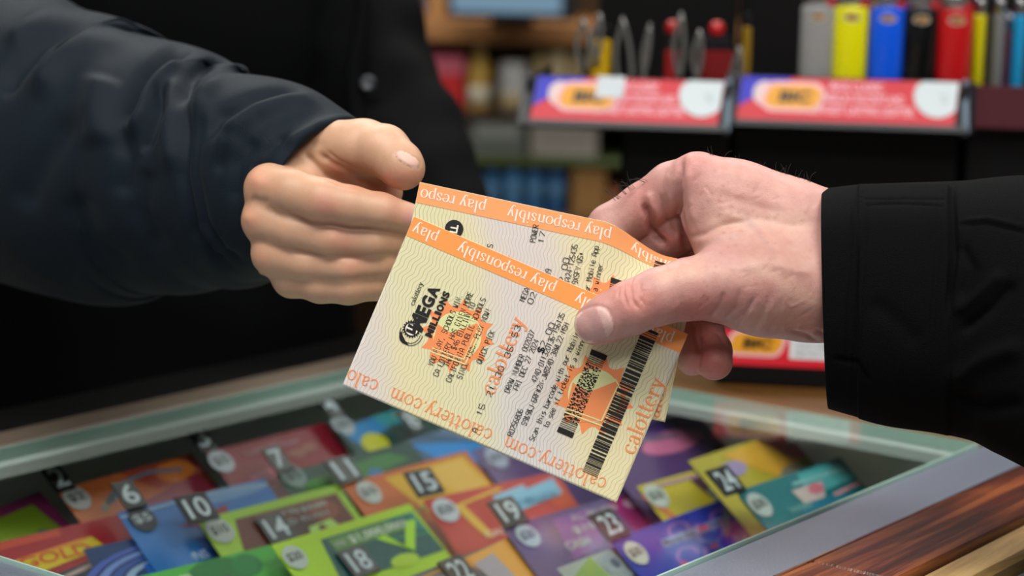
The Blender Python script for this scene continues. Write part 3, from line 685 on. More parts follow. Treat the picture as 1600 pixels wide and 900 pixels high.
def SP(dx, dy): return None
def logo(th, sh, du=0.0):
    q = MB()
    def at(px, py): u, v = SF.inv(px, py); return u + du, v
    u, v = at(660, 520); 
    for k, (c, w, h) in enumerate((('M', 24, 25), ('E', 14, 22.5), ('G', 17, 20.5), ('A', 17, 18.5))):
        text2d(q, sh.pt, c, u, v, w, h, BLK, .05, 4, (0, 1)); v += w + 1.0
    u, v = at(675, 528)
    for c, w in zip('MILLIONS', (12.5, 4.6, 8, 8, 4.6, 11, 10.5, 9)):
        text2d(q, sh.pt, c, u, v, w, 11.5, BLK, .055, 4, (0, 1)); v += w + 1.1
    u, v = at(647.4, 478); serif(q, sh.pt, 'calottery', u, v, 10.6, BLK, 4, (0, 1), (.05, .10))
    cu, cv = at(644, 514)                     # toothed ring with a bold letter shape and swooshes
    n = 20; vs = []; 
    for k in range(n * 2):
        a = pi * k / n; r = 15.0 if k % 2 else 11.5; vs.append((cu + r * cos(a), cv + r * sin(a)))
    poly2d(q, sh.pt, [(cu, cv)] and vs, BLK, 3); ell2d(q, sh.pt, cu, cv, 10, 10, WHT, 4, 28)
    def l(a, b): return (cu - b, cv + a)
    poly2d(q, sh.pt, [l(-7, 7), l(-2, 8), l(-2, -2), l(9, 1), l(9, -5), l(-7, -9)], BLK, 5)
    for (ra, rb, w) in ((19, 13, 1.0), (23, 16.5, 1.0)):
        pts = [(cu + 2 + rb * cos(t_) * 1.1, cv - 6 + ra * sin(t_) * .85) for t_ in np.linspace(-pi * 1.02, .25 * pi - .6, 26)]
        stroke2d(q, sh.pt, pts, w, BLK, 4)
    pts = [(cu + 2 + 16 * cos(t_), cv - 7 + 17 * sin(t_)) for t_ in np.linspace(-pi * .95, -pi * .45, 12)]
    stroke2d(q, sh.pt, pts, [1, 2.5, 4, 5.5, 6.5, 7, 7, 6, 5, 3.5, 2, 1], BLK, 4)
    return child(q, 'game_logo', th, 'black logo reading calottery MEGA MILLIONS with a toothed globe')
# --- the front slip: px corners (535,602) lower left, (963,786) lower right, (647,338) upper left
SF = Sheet((535, 602), (428, 184), (112, -264), lambda u, v: (0, 0, .0010 * sin(u / 466 * pi)))
front = make_sheet(SF, 'front lottery slip printed with a bold black logo, held under the thumb')
banner(front, SF, (872, 446))
emblem(front, SF, 135, 141.8, 45, .2); emblem(front, SF, 368.3, 141, 49, .1)
logo(front, SF)
LINES = [((677, 572), 'YOU PLAY, SCHOOLS WIN.', 5.5), ((685, 588), 'CA LOTTERY HAS GIVEN MORE', 5.7), ((702, 573), 'THAN $46 BILLION TO', 5.7),
         ((705, 597), 'CALIFORNIA PUBLIC SCHOOLS', 5.7), ((722, 592), 'SINCE 1985. PLAY NOW!', 5.7), ((753, 568), 'QUICK PICK', 5.6),
         ((796.5, 613), 'DRAW NUMBER 002037', 5.85), ((810.5, 609), 'FRI DEC 27 2024', 5.7), ((838.5, 597.4), '4240-011320136-156135', 5.6),
         ((823, 664), 'S9&9&J-6RF#2N-JW8%4D-38WL22-MSH', 5.6), ((801, 681), 'RO256806', 5.75), ((835, 688), 'Scan this barcode with our Mobile App', 5.6),
         ((857, 668), 'to see if ticket is a winner', 5.65), ((821, 471), 'MEGA', 5.6)]
WIDE = [((752, 649), '15'), ((768, 620), '21'), ((782, 590), '30'), ((796.5, 559), '35'), ((808, 527), '53'), ((833, 475), '02')]
def texts(th, sh, lines, wide, extra, du=0.0):
    q = MB()
    for (p, s_, adv) in lines:
        u, v = SF.inv(*p); thermal(q, sh.pt, s_, u + du, v, adv, adv * .72, 8.6, .95, BLK, 4, (0, 1))
    for (p, s_) in wide:
        u, v = SF.inv(*p); thermal(q, sh.pt, s_, u + du, v, 10.3, 7.6, 8.6, 1.05, BLK, 4, (0, 1))
    u, v = SF.inv(849.4, 551); thermal(q, sh.pt, extra, u + du, v, 10.3, 7.6, 9.2, 1.05, BLK, 4, (0, 1))
    thermal(q, sh.pt, '$', u + du, v, 10.3, 7.6, 9.2, 2.0, BLK, 4, (0, 1))
    return q
q = texts(front, SF, LINES, WIDE, '$2.00'); u, v = SF.inv(745, 675); thermal(q, SF.pt, 'A', u, v, 6, 5.6, 8, 1.0, BLK, 4, (0, 1)); child(q, 'printed_text', front, 'black receipt printing')
def orange_text(th, sh, mids, bot):
    q = MB()
    for (u, v, em_) in mids: serif(q, sh.pt, 'calottery', u, v, em_, ORN2, 3, (0, 1), (.03, .09), clip=lambda a, b: 2 < a < sh.W - 1 and 2 < b < sh.H - 34)
    for k in range(-3, 3):
        serif(q, sh.pt, 'calottery.com', bot[0] + 194 * k, bot[1], 31.2, ORN2, 3, (-1, 0), (.03, .075), clip=lambda a, b: 5 < a < sh.W - 6)
    return child(q, 'orange_lettering', th, 'orange serif lettering calottery.com')
u1, v1 = SF.inv(772, 618); u2, v2 = SF.inv(996, 712); ub, vb = SF.inv(944, 754)
orange_text(front, SF, [(u1, v1, 35.5), (462.0, v2, 35)], (ub + 4, 28.5))
def codes(th, sh, du=0.0, nseed=3):
    q = MB(); rnd = random.Random(nseed)
    u0, v0, v1_, w = 336.5 + du, 66.0, 206.0, 26.5
    for (a, b) in ((0, 9), (11, 12), (14, 15), (17.3, 18.3), (20.3, 21.3)):     # start and stop patterns
        rect2d(q, sh.pt, u0, v0 + a, u0 + w, v0 + b, BLK, 4); rect2d(q, sh.pt, u0, v1_ - b, u0 + w, v1_ - a, BLK, 4)
    n = 11; rh = w / n
    for i in range(n):
        y = v0 + 22.5
        while y < v1_ - 24:
            l = rnd.choice((1.2, 1.2, 2.4, 3.6, 4.8)); rect2d(q, sh.pt, u0 + i * rh, y, u0 + (i + 1) * rh, min(y + l, v1_ - 22.5), BLK, 4); y += l + rnd.choice((1.2, 1.2, 2.4, 2.4, 3.6))
    barcode(q, sh.pt, 397.5 + du, 25 + 10, 235, 25.5, BLK, nseed + 5, 4)
    for k in range(4): rect2d(q, sh.pt, 397.5 + du, 25 + k * 2.6, 423 + du, 26 + k * 2.6, BLK, 4)
    return child(q, 'barcode', th, 'black bar codes')
codes(front, SF)
# --- the slip behind it, bent back where the hand grips it
def dzb(u, v):
    k = min(1, max(0, (u - 290) / 115)); k = k * k * (3 - 2 * k); w = max(0, (v - 140) / 147.)
    return (0, -33 * k * w ** 1.5, .0034 + .019 * k * w ** 1.4)
SB = Sheet((596, 565), (.978, .209), (.209, -.978), dzb, 453, 287, 37)
back = make_sheet(SB, 'back lottery slip with a black ball logo, mostly hidden behind the other slip')
banner(back, SB, (954, 372), mat('light_orange_banner_ink', '#f5a468', .5))
emblem(back, SB, 332, 150, 47, .1)
q = texts(back, SB, [((838.5, 597.4), '4240-012364424-125435', 5.75), ((823, 664), 'S9&9&J-6RF#2N-JW8%4D-19XSFV-QS*', 5.75), ((835, 688), 'Scan this barcode with our Mobile App', 5.68),
     ((857, 668), 'to see if ticket is a winner', 5.65), ((821, 471), 'POWER', 5.7), ((796.5, 613), 'DRAW NUMBER 002039', 5.85), ((810.5, 609), 'SAT DEC 28 2024', 5.7)], [((833, 475), '17')], '$2.00', -15)
u, v = SB.inv(770, 385); thermal(q, SB.pt, 'S', u, v - 2, 6, 4.2, 8.6, .95, BLK, 4, (0, 1))
u, v = SB.inv(709.5, 358); ell2d(q, SB.pt, u, v, 14.5, 14.5, BLK, 4, 30); text2d(q, SB.pt, 'LL', u + 6, v - 6, 13, 12, WHT, .04, 5, (0, 1))
child(q, 'printed_text', back, 'black receipt printing and ball logo')
orange_text(back, SB, [(176, 76, 35.5), (443, -14, 35.5)], (ub - 40, 28.5)); codes(back, SB, -13, 9)

# ------------------------------------------------------------------ hands: one continuous surface grown from a distance field
def smin(a, b, k):
    h = np.clip(.5 + .5 * (b - a) / k, 0, 1); return b * (1 - h) + a * h - k * h * (1 - h)
def cone(X, a, b, ra, rb):
    a = np.array(a, np.float32); b = np.array(b, np.float32); ba = b - a; L = float(ba @ ba)
    h = np.clip(((X[..., 0] - a[0]) * ba[0] + (X[..., 1] - a[1]) * ba[1] + (X[..., 2] - a[2]) * ba[2]) / L, 0, 1)
    d = np.sqrt((X[..., 0] - a[0] - h * ba[0]) ** 2 + (X[..., 1] - a[1] - h * ba[1]) ** 2 + (X[..., 2] - a[2] - h * ba[2]) ** 2)
    return d - (ra + (rb - ra) * h)
def nets(F, org, h):
    """surface nets: vertices and quads of the zero level"""
    ins = F < 0
    c = [(i, j, k) for i in (0, 1) for j in (0, 1) for k in (0, 1)]
    nx, ny, nz = F.shape; S = np.zeros((nx - 1, ny - 1, nz - 1), np.int8)
    for (i, j, k) in c: S += ins[i:nx - 1 + i, j:ny - 1 + j, k:nz - 1 + k]
    act = np.argwhere((S > 0) & (S < 8)); idx = -np.ones(S.shape, np.int64); idx[tuple(act.T)] = np.arange(len(act))
    val = np.stack([F[act[:, 0] + i, act[:, 1] + j, act[:, 2] + k] for (i, j, k) in c], 1)
    acc = np.zeros((len(act), 3)); cnt = np.zeros(len(act))
    for e0 in range(8):
        for e1 in range(e0 + 1, 8):
            d = np.array(c[e1]) - np.array(c[e0])
            if np.abs(d).sum() != 1: continue
            a, b = val[:, e0], val[:, e1]; mk = (a < 0) != (b < 0); t = np.where(mk, a / np.where(mk, a - b, 1), 0)
            acc += np.where(mk[:, None], np.array(c[e0]) + t[:, None] * d, 0); cnt += mk
    V = (act + acc / cnt[:, None]) * h + org
    Q = []
    for ax in range(3):
        sl0 = [slice(None)] * 3; sl1 = [slice(None)] * 3; sl0[ax] = slice(0, -1); sl1[ax] = slice(1, None)
        ch = np.argwhere(ins[tuple(sl0)] != ins[tuple(sl1)]); o = [q for q in range(3) if q != ax]
        ch = ch[(ch[:, o[0]] > 0) & (ch[:, o[1]] > 0) & (ch[:, o[0]] < S.shape[o[0]]) & (ch[:, o[1]] < S.shape[o[1]])]
        def g(a, b):
            r = ch.copy(); r[:, o[0]] -= a; r[:, o[1]] -= b; return idx[tuple(r.T)]
        q = np.stack([g(1, 1), g(0, 1), g(0, 0), g(1, 0)], 1)
        flip = ins[tuple(ch.T)]
        if ax == 1: flip = ~flip
        q[~flip] = q[~flip][:, ::-1]; Q.append(q)
    return V, np.concatenate(Q)
def toview(p, dist):       # (px,py,depth offset in mm) -> view space mm
    d = (dist * 1000 + p[2]); return np.array([(p[0] - 800) / FPX * d, (450 - p[1]) / FPX * d, -d])
def fromview(V): V = V / 1000.; return CAM + V[:, :1] * RT + V[:, 1:2] * UP - V[:, 2:3] * FW
def projv(V): d = -V[:, 2]; return 800 + FPX * V[:, 0] / d, 450 - FPX * V[:, 1] / d
def grow(dist, palm, fingers, kp, kf, kj, h, cuts=()):
    """palm: list of cones, fingers: list of chains [(px,py,dz,r),...]"""
    prim = [[(toview(a[:3], dist), toview(b[:3], dist), a[3], b[3]) for a, b in zip(ch[:-1], ch[1:])] for ch in palm]
    fing = [[(toview(a[:3], dist), toview(b[:3], dist), a[3], b[3]) for a, b in zip(ch[:-1], ch[1:])] for ch in fingers]
    allp = [x for g in prim + fing for x in g]
    lo = np.min([np.minimum(a - ra, b - rb) for a, b, ra, rb in allp], 0) - 4; hi = np.max([np.maximum(a + ra, b + rb) for a, b, ra, rb in allp], 0) + 4
    n = np.ceil((hi - lo) / h).astype(int)
    g = [lo[i] + h * np.arange(n[i]) for i in range(3)]
    X = np.stack(np.meshgrid(*g, indexing='ij'), -1).astype(np.float32)
    D = None
    for ch in prim:
        for c in ch: d = cone(X, *c); D = d if D is None else smin(D, d, kp)
    Fg = None
    for ch in fing:
        e = None
        for c in ch: d = cone(X, *c); e = d if e is None else smin(e, d, 2.5)
        Fg = e if Fg is None else smin(Fg, e, kf)
    if Fg is not None: D = smin(D, Fg, kj)
    return nets(D, lo, h)
def vnormals(V, Q):
    n = np.cross(V[Q[:, 2]] - V[Q[:, 0]], V[Q[:, 3]] - V[Q[:, 1]]); N = np.zeros_like(V)
    for k in range(4): np.add.at(N, Q[:, k], n)
    return N / (np.linalg.norm(N, axis=1, keepdims=True) + 1e-9)
def pdist(x, y, pts):
    best = np.full(len(x), 1e9); par = np.zeros(len(x)); L = len(pts) - 1
    for i, ((ax, ay), (bx, by)) in enumerate(zip(pts[:-1], pts[1:])):
        dx, dy = bx - ax, by - ay; t = np.clip(((x - ax) * dx + (y - ay) * dy) / (dx * dx + dy * dy + 1e-9), 0, 1)
        d = np.hypot(x - ax - t * dx, y - ay - t * dy); m_ = d < best; best = np.where(m_, d, best); par = np.where(m_, (i + t) / L, par)
    return best, par
def smooth(V, Q, it, w=.5):
    n = len(V)
    for _ in range(it):
        acc = np.zeros_like(V); c = np.zeros(n)
        for k in range(4):
            a, b = Q[:, k], Q[:, (k + 1) % 4]; np.add.at(acc, a, V[b]); np.add.at(c, a, 1); np.add.at(acc, b, V[a]); np.add.at(c, b, 1)
        V = V * (1 - w) + w * acc / np.maximum(c, 1)[:, None]
    return V
def sculpt(V, Q, marks, zlim=None):
    """marks: (polyline px, half width px, height mm, maxdepth mm or None) moved along the normal on the side facing the lens"""
    N = vnormals(V, Q); x, y = projv(V); vd = -V / np.linalg.norm(V, axis=1, keepdims=True)
    f = np.clip((np.einsum('ij,ij->i', N, vd) - .05) / .35, 0, 1); dsp = np.zeros(len(V))
    for mk in marks:
        pts, w, a = mk[:3]; d, par = pdist(x, y, pts)
        e = np.exp(-(d / w) ** 2) * a
        if len(pts) > 2: e = e * np.clip(np.minimum(par, 1 - par) * 6 + .15, 0, 1)
        g = f if len(mk) < 4 else f * (-V[:, 2] < mk[3])
        dsp += e * g
    return V + N * dsp[:, None]
def paint(V, Q, base, spots):
    x, y = projv(V); C = np.tile(np.array(lin(base)), (len(V), 1))
    for (pts, w, col, amt) in spots:
        d, _ = pdist(x, y, pts if len(pts) > 1 else [pts[0], (pts[0][0] + .1, pts[0][1])]); e = (np.exp(-(d / w) ** 2) * amt)[:, None]
        C = C * (1 - e) + np.array(lin(col)) * e
    return C
def skin(name, bump=.35, mott='#b98a78', vein='#9a7a80'):
    mt = bpy.data.materials.new(name); mt.use_nodes = True; nt = mt.node_tree; b = nt.nodes['Principled BSDF']; L = nt.links.new
    at = nt.nodes.new('ShaderNodeAttribute'); at.attribute_name = 'tone'; tc = nt.nodes.new('ShaderNodeTexCoord')
    n = nt.nodes.new('ShaderNodeTexNoise'); n.inputs['Scale'].default_value = 170; n.inputs['Detail'].default_value = 6; n.inputs['Roughness'].default_value = .65; L(tc.outputs['Object'], n.inputs['Vector'])
    r = nt.nodes.new('ShaderNodeValToRGB'); r.color_ramp.elements[0].position = .35; r.color_ramp.elements[1].position = .72
    r.color_ramp.elements[0].color = (1.06, 1.03, 1.0, 1); r.color_ramp.elements[1].color = (.90, .74, .73, 1); L(n.outputs['Fac'], r.inputs['Fac'])
    mx = nt.nodes.new('ShaderNodeMix'); mx.data_type = 'RGBA'; mx.blend_type = 'MULTIPLY'; mx.inputs[0].default_value = bump * 1.6
    L(at.outputs['Color'], mx.inputs[6]); L(r.outputs['Color'], mx.inputs[7]); L(mx.outputs[2], b.inputs['Base Color'])
    b.inputs['Roughness'].default_value = .48; b.inputs['Specular IOR Level'].default_value = .45
    b.inputs['Subsurface Weight'].default_value = .25; b.inputs['Subsurface Radius'].default_value = (.0035, .0014, .0008); b.inputs['Subsurface Scale'].default_value = 1.0
    v = nt.nodes.new('ShaderNodeTexVoronoi'); v.feature = 'DISTANCE_TO_EDGE'; v.inputs['Scale'].default_value = 900; L(tc.outputs['Object'], v.inputs['Vector'])
    n2 = nt.nodes.new('ShaderNodeTexNoise'); n2.inputs['Scale'].default_value = 480; n2.inputs['Detail'].default_value = 5; L(tc.outputs['Object'], n2.inputs['Vector'])
    ad = nt.nodes.new('ShaderNodeMath'); ad.operation = 'MULTIPLY_ADD'; ad.inputs[1].default_value = .5; L(v.outputs['Distance'], ad.inputs[0]); L(n2.outputs['Fac'], ad.inputs[2])
    bp = nt.nodes.new('ShaderNodeBump'); bp.inputs['Strength'].default_value = bump; bp.inputs['Distance'].default_value = .0004
    L(ad.outputs[0], bp.inputs['Height']); L(bp.outputs['Normal'], b.inputs['Normal']); return mt
def skin_object(name, parent, V, Q, C, m, nail=None):
    W = fromview(V) - BASE[parent.name]
    me = bpy.data.meshes.new(name); me.vertices.add(len(W)); me.vertices.foreach_set('co', W.astype(np.float32).ravel())
    me.loops.add(Q.size); me.loops.foreach_set('vertex_index', Q.astype(np.int32).ravel()); me.polygons.add(len(Q))
    me.polygons.foreach_set('loop_start', np.arange(0, Q.size, 4, dtype=np.int32)); me.polygons.foreach_set('loop_total', np.full(len(Q), 4, np.int32))
    me.update(calc_edges=True); me.validate()
    me.polygons.foreach_set('use_smooth', np.ones(len(me.polygons), bool))
    ca = me.attributes.new('tone', 'FLOAT_COLOR', 'POINT'); ca.data.foreach_set('color', np.concatenate([C, np.ones((len(C), 1))], 1).astype(np.float32).ravel())
    me.materials.append(m)
    import bmesh
    bm = bmesh.new(); bm.from_mesh(me); bmesh.ops.recalc_face_normals(bm, faces=bm.faces); bm.to_mesh(me); bm.free()
    o = bpy.data.objects.new(name, me); scene.collection.objects.link(o); o.parent = parent; BASE[o.name] = BASE[parent.name]; return o
def nail_plate(V, Q, cx, cy, ax, ay, ang, lift=.35, groove=.5):
    """raise a nail plate and cut the fold around it; ellipse in px; returns mask"""
    N = vnormals(V, Q); x, y = projv(V); vd = -V / np.linalg.norm(V, axis=1, keepdims=True); f = np.einsum('ij,ij->i', N, vd) > .1
    c, s_ = cos(ang), sin(ang); u = ((x - cx) * c + (y - cy) * s_) / ax; w = (-(x - cx) * s_ + (y - cy) * c) / ay
    r = (np.abs(u) ** 2.6 + np.abs(w) ** 2.6) ** (1 / 2.6)
    d = np.where(r < .95, lift * np.clip((.95 - r) * 8, 0, 1), 0) - groove * np.exp(-((r - 1.03) / .07) ** 2)
    return V + N * (d * f)[:, None], (r < .97) & f, r, u

# ---- right hand (customer), holds the slips
R_palm = [
 [(1330, 392, 22, 26), (1215, 352, 18, 21.5), (1150, 315, 16, 17.5), (1090, 281, 14, 12.2)],      # wrist to first knuckle
 [(1330, 400, 40, 24), (1180, 360, 36, 17), (1110, 335, 34, 13)],
 [(1330, 420, 50, 22), (1190, 410, 48, 15), (1125, 390, 46, 12)],
 [(1330, 440, 45, 22), (1200, 450, 48, 14), (1140, 440, 50, 11)],
 [(1335, 450, 14, 26), (1260, 448, 6, 23), (1190, 446, -2, 21), (1130, 444, -8, 16.5)],           # ball of the thumb
 [(1150, 400, 8, 17), (1118, 340, 14, 15)],                                                       # web
]
R_thumb = [(1130, 445, -9, 15.5), (1075, 452, -13, 13.6), (1030, 463, -14, 12.4), (985, 481, -15, 11.8), (950, 497, -14, 10.6), (931, 506, -12.5, 9.6)]
R_index = [(1090, 281, 20, 12.2), (1050, 293, 25, 11.6), (1005, 325, 31, 11.5), (955, 356, 34, 11.0), (925, 420, 26, 9.6), (935, 480, 15, 8.4)]
R_mid = [(1110, 330, 34, 12), (1050, 365, 36, 10.5), (985, 400, 46, 10), (985, 470, 34, 9), (1010, 515, 22, 8)]
R_ring = [(1125, 385, 44, 11.5), (1060, 420, 52, 10), (1030, 480, 48, 9.5), (1068, 540, 30, 8.6), (1082, 562, 22, 7.4)]
R_pink = [(1140, 435, 48, 11), (1085, 470, 54, 9.5), (1100, 520, 40, 9.2), (1113, 548, 26, 8.8), (1116, 565, 18, 8.6)]
V, Q = grow(DT, R_palm, [R_thumb, R_index, R_mid, R_ring, R_pink], 9, 1.0, 4.6, .75)
V = smooth(V, Q, 2)
RM = [
 ([(1066, 250), (1058, 290), (1060, 330), (1068, 368), (1072, 392)], 5, -1.9), ([(1075, 260), (1078, 310), (1086, 350)], 6, .5),
 ([(1004, 318), (1016, 340), (1022, 366), (1040, 384)], 6, -2.0), ([(1030, 300), (1038, 330), (1046, 350), (1058, 372)], 4, -.5),
 ([(1012, 300), (1020, 322), (1034, 344)], 7, .7), ([(1046, 270), (1044, 300), (1052, 330)], 5, .5),
 ([(1078, 372), (1098, 366), (1130, 352), (1170, 345)], 5, -.5), ([(1088, 380), (1120, 372), (1160, 362)], 7, .6),
 ([(990, 425), (984, 445), (988, 470), (1000, 485)], 3.2, -.6), ([(976, 438), (974, 458), (982, 482)], 2.6, -.45), ([(1000, 440), (998, 462), (1008, 480)], 2.6, -.35),
 ([(1005, 455), (1003, 470)], 2.2, -.3), ([(968, 450), (966, 462)], 2, -.3),
 ([(1110, 498), (1124, 478), (1132, 455)], 4, -.6), ([(1104, 500), (1140, 510), (1165, 490), (1180, 462)], 3.5, -.7), ([(1128, 508), (1150, 480), (1158, 450)], 4, -.4),
 ([(1175, 520), (1192, 492), (1205, 455)], 5, -.4), ([(1200, 525), (1215, 495), (1222, 465)], 5, -.3), ([(1150, 515), (1172, 488)], 4, .3),
 ([(1100, 260), (1160, 275), (1230, 300), (1280, 310)], 9, .5), ([(1120, 330), (1180, 350), (1240, 366), (1285, 372)], 8, .55), ([(1110, 300), (1170, 318), (1230, 335)], 8, -.4),
 ([(1160, 390), (1210, 385), (1275, 400)], 9, -.5), ([(1150, 420), (1200, 410), (1270, 430)], 9, .5),
 ([(1236, 517), (1262, 524), (1290, 545)], 4, -.8), ([(1250, 512), (1275, 515), (1296, 525)], 3, -.4), ([(1080, 242), (1086, 252)], 12, .6),
 ([(1092, 525), (1094, 545), (1092, 575)], 4, -.6), ([(1100, 512), (1122, 520), (1134, 540)], 3.5, -.6),
]
rnd = random.Random(4)
for k in range(70):      # fine lines of ageing skin
    x0 = rnd.uniform(1000, 1280); y0 = rnd.uniform(270, 520); a = rnd.gauss(1.9 if x0 < 1100 else 2.3, .35) if rnd.random() < .7 else rnd.uniform(0, 3.1); l = rnd.uniform(8, 26)
    RM.append(([(x0, y0), (x0 + l * .5 * cos(a) + 2, y0 + l * .5 * sin(a)), (x0 + l * cos(a), y0 + l * sin(a))], rnd.uniform(1.8, 3.2), rnd.choice((-.2, -.16, .14))))
RM = [(m_[0], m_[1], m_[2] * (1.6 if m_[0][0][0] < 1100 else 1.15)) for m_ in RM]
V = sculpt(V, Q, RM)
V, nm, nr, nu = nail_plate(V, Q, 927, 508, 31, 28, -.35)
C = paint(V, Q, '#ba908a', [
 ([(1085, 250), (1085, 252)], 34, '#c98480', .55), ([(1000, 300), (1010, 345)], 28, '#c78078', .45), ([(985, 470), (1000, 470)], 30, '#c4786c', .55), ([(940, 460), (975, 440)], 16, '#c27c72', .4),
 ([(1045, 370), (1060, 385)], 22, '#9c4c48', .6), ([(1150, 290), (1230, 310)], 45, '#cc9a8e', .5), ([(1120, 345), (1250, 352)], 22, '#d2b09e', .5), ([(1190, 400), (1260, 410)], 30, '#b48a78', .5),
 ([(1180, 420), (1270, 470)], 12, '#cfae9a', .5), ([(1130, 470), (1200, 450)], 18, '#a8706c', .5), ([(1250, 505), (1290, 530)], 20, '#d09a8e', .5), ([(1180, 500), (1240, 500)], 16, '#be9684', .4),
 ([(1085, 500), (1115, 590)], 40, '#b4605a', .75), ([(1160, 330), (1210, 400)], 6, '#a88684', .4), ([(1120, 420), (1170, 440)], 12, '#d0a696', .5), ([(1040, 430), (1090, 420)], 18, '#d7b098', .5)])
for k in range(60):
    cx_, cy_ = rnd.uniform(1090, 1290), rnd.uniform(260, 480); x, y = projv(V); d = np.hypot(x - cx_, y - cy_); e = (np.exp(-(d / rnd.uniform(1.5, 3.5)) ** 2) * .35)[:, None]
    C = C * (1 - e) + np.array(lin('#9c6650')) * e
nc = np.array(lin('#c09a98')); C = np.where(nm[:, None], C * .25 + nc * .75, C)
lun = nm & (nu > .45); C = np.where(lun[:, None], C * .5 + np.array(lin('#d8bcb4')) * .5, C)
edge = (nr > .8) & nm & (nu < -.3); C = np.where(edge[:, None], np.array(lin('#d8c0ae')), C)
cust = thing('person', 'person in a black coat reaching in from the right, pinching two lottery slips', 'person', P(1650, 900, .97), None)
SK1 = skin('aged_skin', .42)
body = skin_object('body', cust, V, Q, C, SK1)
q = MB(); hairm = mat('dark_hair', '#17120f', .6)
def hair(x, y, dx, dy, l, d):
    pts = []; bend = rnd.uniform(-.05, .07)
    a = atan2(dy, dx)
    for k in range(7): pts.append(P(x, y, DT + d)); x += cos(a) * l / 6; y += sin(a) * l / 6; a += bend * 4
    q.tube(pts, [.00010] * 5 + [.00008, .00003], hairm, 4)
for k in range(16): t_ = rnd.random(); hair(962 + 54 * t_, 314 - 34 * t_, -1, -.6 + rnd.uniform(-.6, .2), rnd.uniform(16, 32), .020)
child(q, 'hair', cust, 'sparse dark hairs above the first finger'); q = MB()
for k in range(36): t_ = rnd.random(); hair(1115 + 155 * t_, 251 + 39 * t_, -.6 + rnd.uniform(-.5, .6), -1, rnd.uniform(12, 28), .012)
child(q, 'hair', cust, 'sparse dark hairs on the back of the hand')

# ---- left hand (clerk), reaches for the slips
DL = .948
L_palm = [
 [(330, 270, 95, 27), (455, 290, 55, 20), (452, 312, 30, 16), (420, 295, 22, 9.8)],
 [(340, 300, 90, 26), (455, 330, 50, 17), (412, 345, 22, 9.3)],
 [(340, 320, 90, 24), (465, 380, 48, 15), (425, 397, 24, 8.8)],
 [(350, 330, 90, 22), (480, 410, 46, 13), (455, 436, 28, 8.5)],
 [(400, 260, 70, 24), (500, 240, 45, 14.5), (560, 232, 28, 12.6)],
 [(480, 275, 45, 17), (560, 290, 45, 14), (600, 300, 38, 9)],
]
L_thumb = [(525, 236, 38, 13.4), (572, 231, 27, 12.8), (600, 236, 18, 12.2), (625, 257, 11, 10.6), (631, 264, 9, 9.8)]
L_index = [(420, 294, 20, 11.2), (460, 302, 12, 10.8), (505, 315, 5, 10.4), (548, 323, 4, 9.5), (595, 331, 5, 8.6), (637, 341, 10, 7.4)]
L_mid = [(413, 345, 20, 10.0), (460, 361, 14, 9.0), (520, 375, 9, 8.9), (585, 378, 10, 8.3), (650, 378, 20, 7.4)]
L_ring = [(426, 398, 22, 9.2), (480, 412, 16, 8.3), (540, 418, 12, 8.3), (595, 414, 15, 7.8), (640, 408, 24, 7.2)]
L_pink = [(458, 433, 26, 8.8), (500, 447, 19, 7.8), (545, 450, 15, 7.6), (590, 445, 18, 7.0), (625, 434, 26, 6.6)]
V, Q = grow(DL, L_palm, [L_index, L_mid, L_ring, L_pink, L_thumb], 8, 1.6, 4.5, .8)
V = smooth(V, Q, 4)
LM = [([(474, 238), (488, 252), (506, 272), (530, 285), (560, 294)], 5, -1.3), ([(498, 240), (520, 256), (556, 274), (596, 288)], 5, -1.4), ([(478, 222), (500, 226)], 6, -.3), ([(510, 236), (530, 252), (560, 266)], 3.5, -.7),
 ([(506, 248), (530, 266), (560, 284)], 6, .5), ([(400, 282), (402, 284)], 12, .8), ([(386, 340), (388, 342)], 9, .6), ([(508, 316), (510, 318)], 18, .3), ([(524, 372), (526, 374)], 14, .25),
 ([(430, 318), (452, 334), (480, 346), (500, 351), (560, 357), (620, 361)], 3.5, -.8), ([(440, 384), (470, 394), (510, 401), (560, 401), (620, 396)], 3.5, -.7), ([(465, 432), (500, 436), (550, 436), (610, 428)], 3.5, -.6), ([(616, 225), (628, 250)], 5, .2),
 ([(392, 310), (404, 314), (420, 318)], 6, -.8), ([(390, 374), (402, 374), (418, 378)], 6, -.8)]
V = sculpt(V, Q, LM)
V, nm, nr, nu = nail_plate(V, Q, 637, 249, 21, 8.5, .50, .3, .4)
C = paint(V, Q, '#be967a', [
 ([(400, 280), (404, 284)], 20, '#c98a72', .6), ([(388, 338), (392, 344)], 16, '#c68a70', .55), ([(405, 400), (410, 404)], 14, '#c48a70', .5), ([(505, 320), (512, 324)], 22, '#c08070', .6), ([(530, 374), (540, 378)], 20, '#b87868', .5),
 ([(550, 414), (556, 414)], 18, '#b87c68', .45), ([(620, 330), (650, 340)], 16, '#c48c7c', .5), ([(520, 262), (560, 285)], 14, '#c07862', .65), ([(590, 290), (610, 296)], 14, '#b87460', .6),
 ([(610, 276), (650, 278)], 12, '#d08a72', .7), ([(540, 215), (600, 210)], 20, '#d8b096', .5), ([(640, 340), (650, 345)], 10, '#c890a0', .4)])
C = np.where(nm[:, None], C * .3 + np.array(lin('#dcb8ae')) * .7, C)
clerk = thing('person', 'person in a dark jacket behind the counter on the left, reaching with one hand', 'person', (-.30, 1.62, 0), None)
SK2 = skin('young_skin', .18)
skin_object('body', clerk, V, Q, C, SK2)

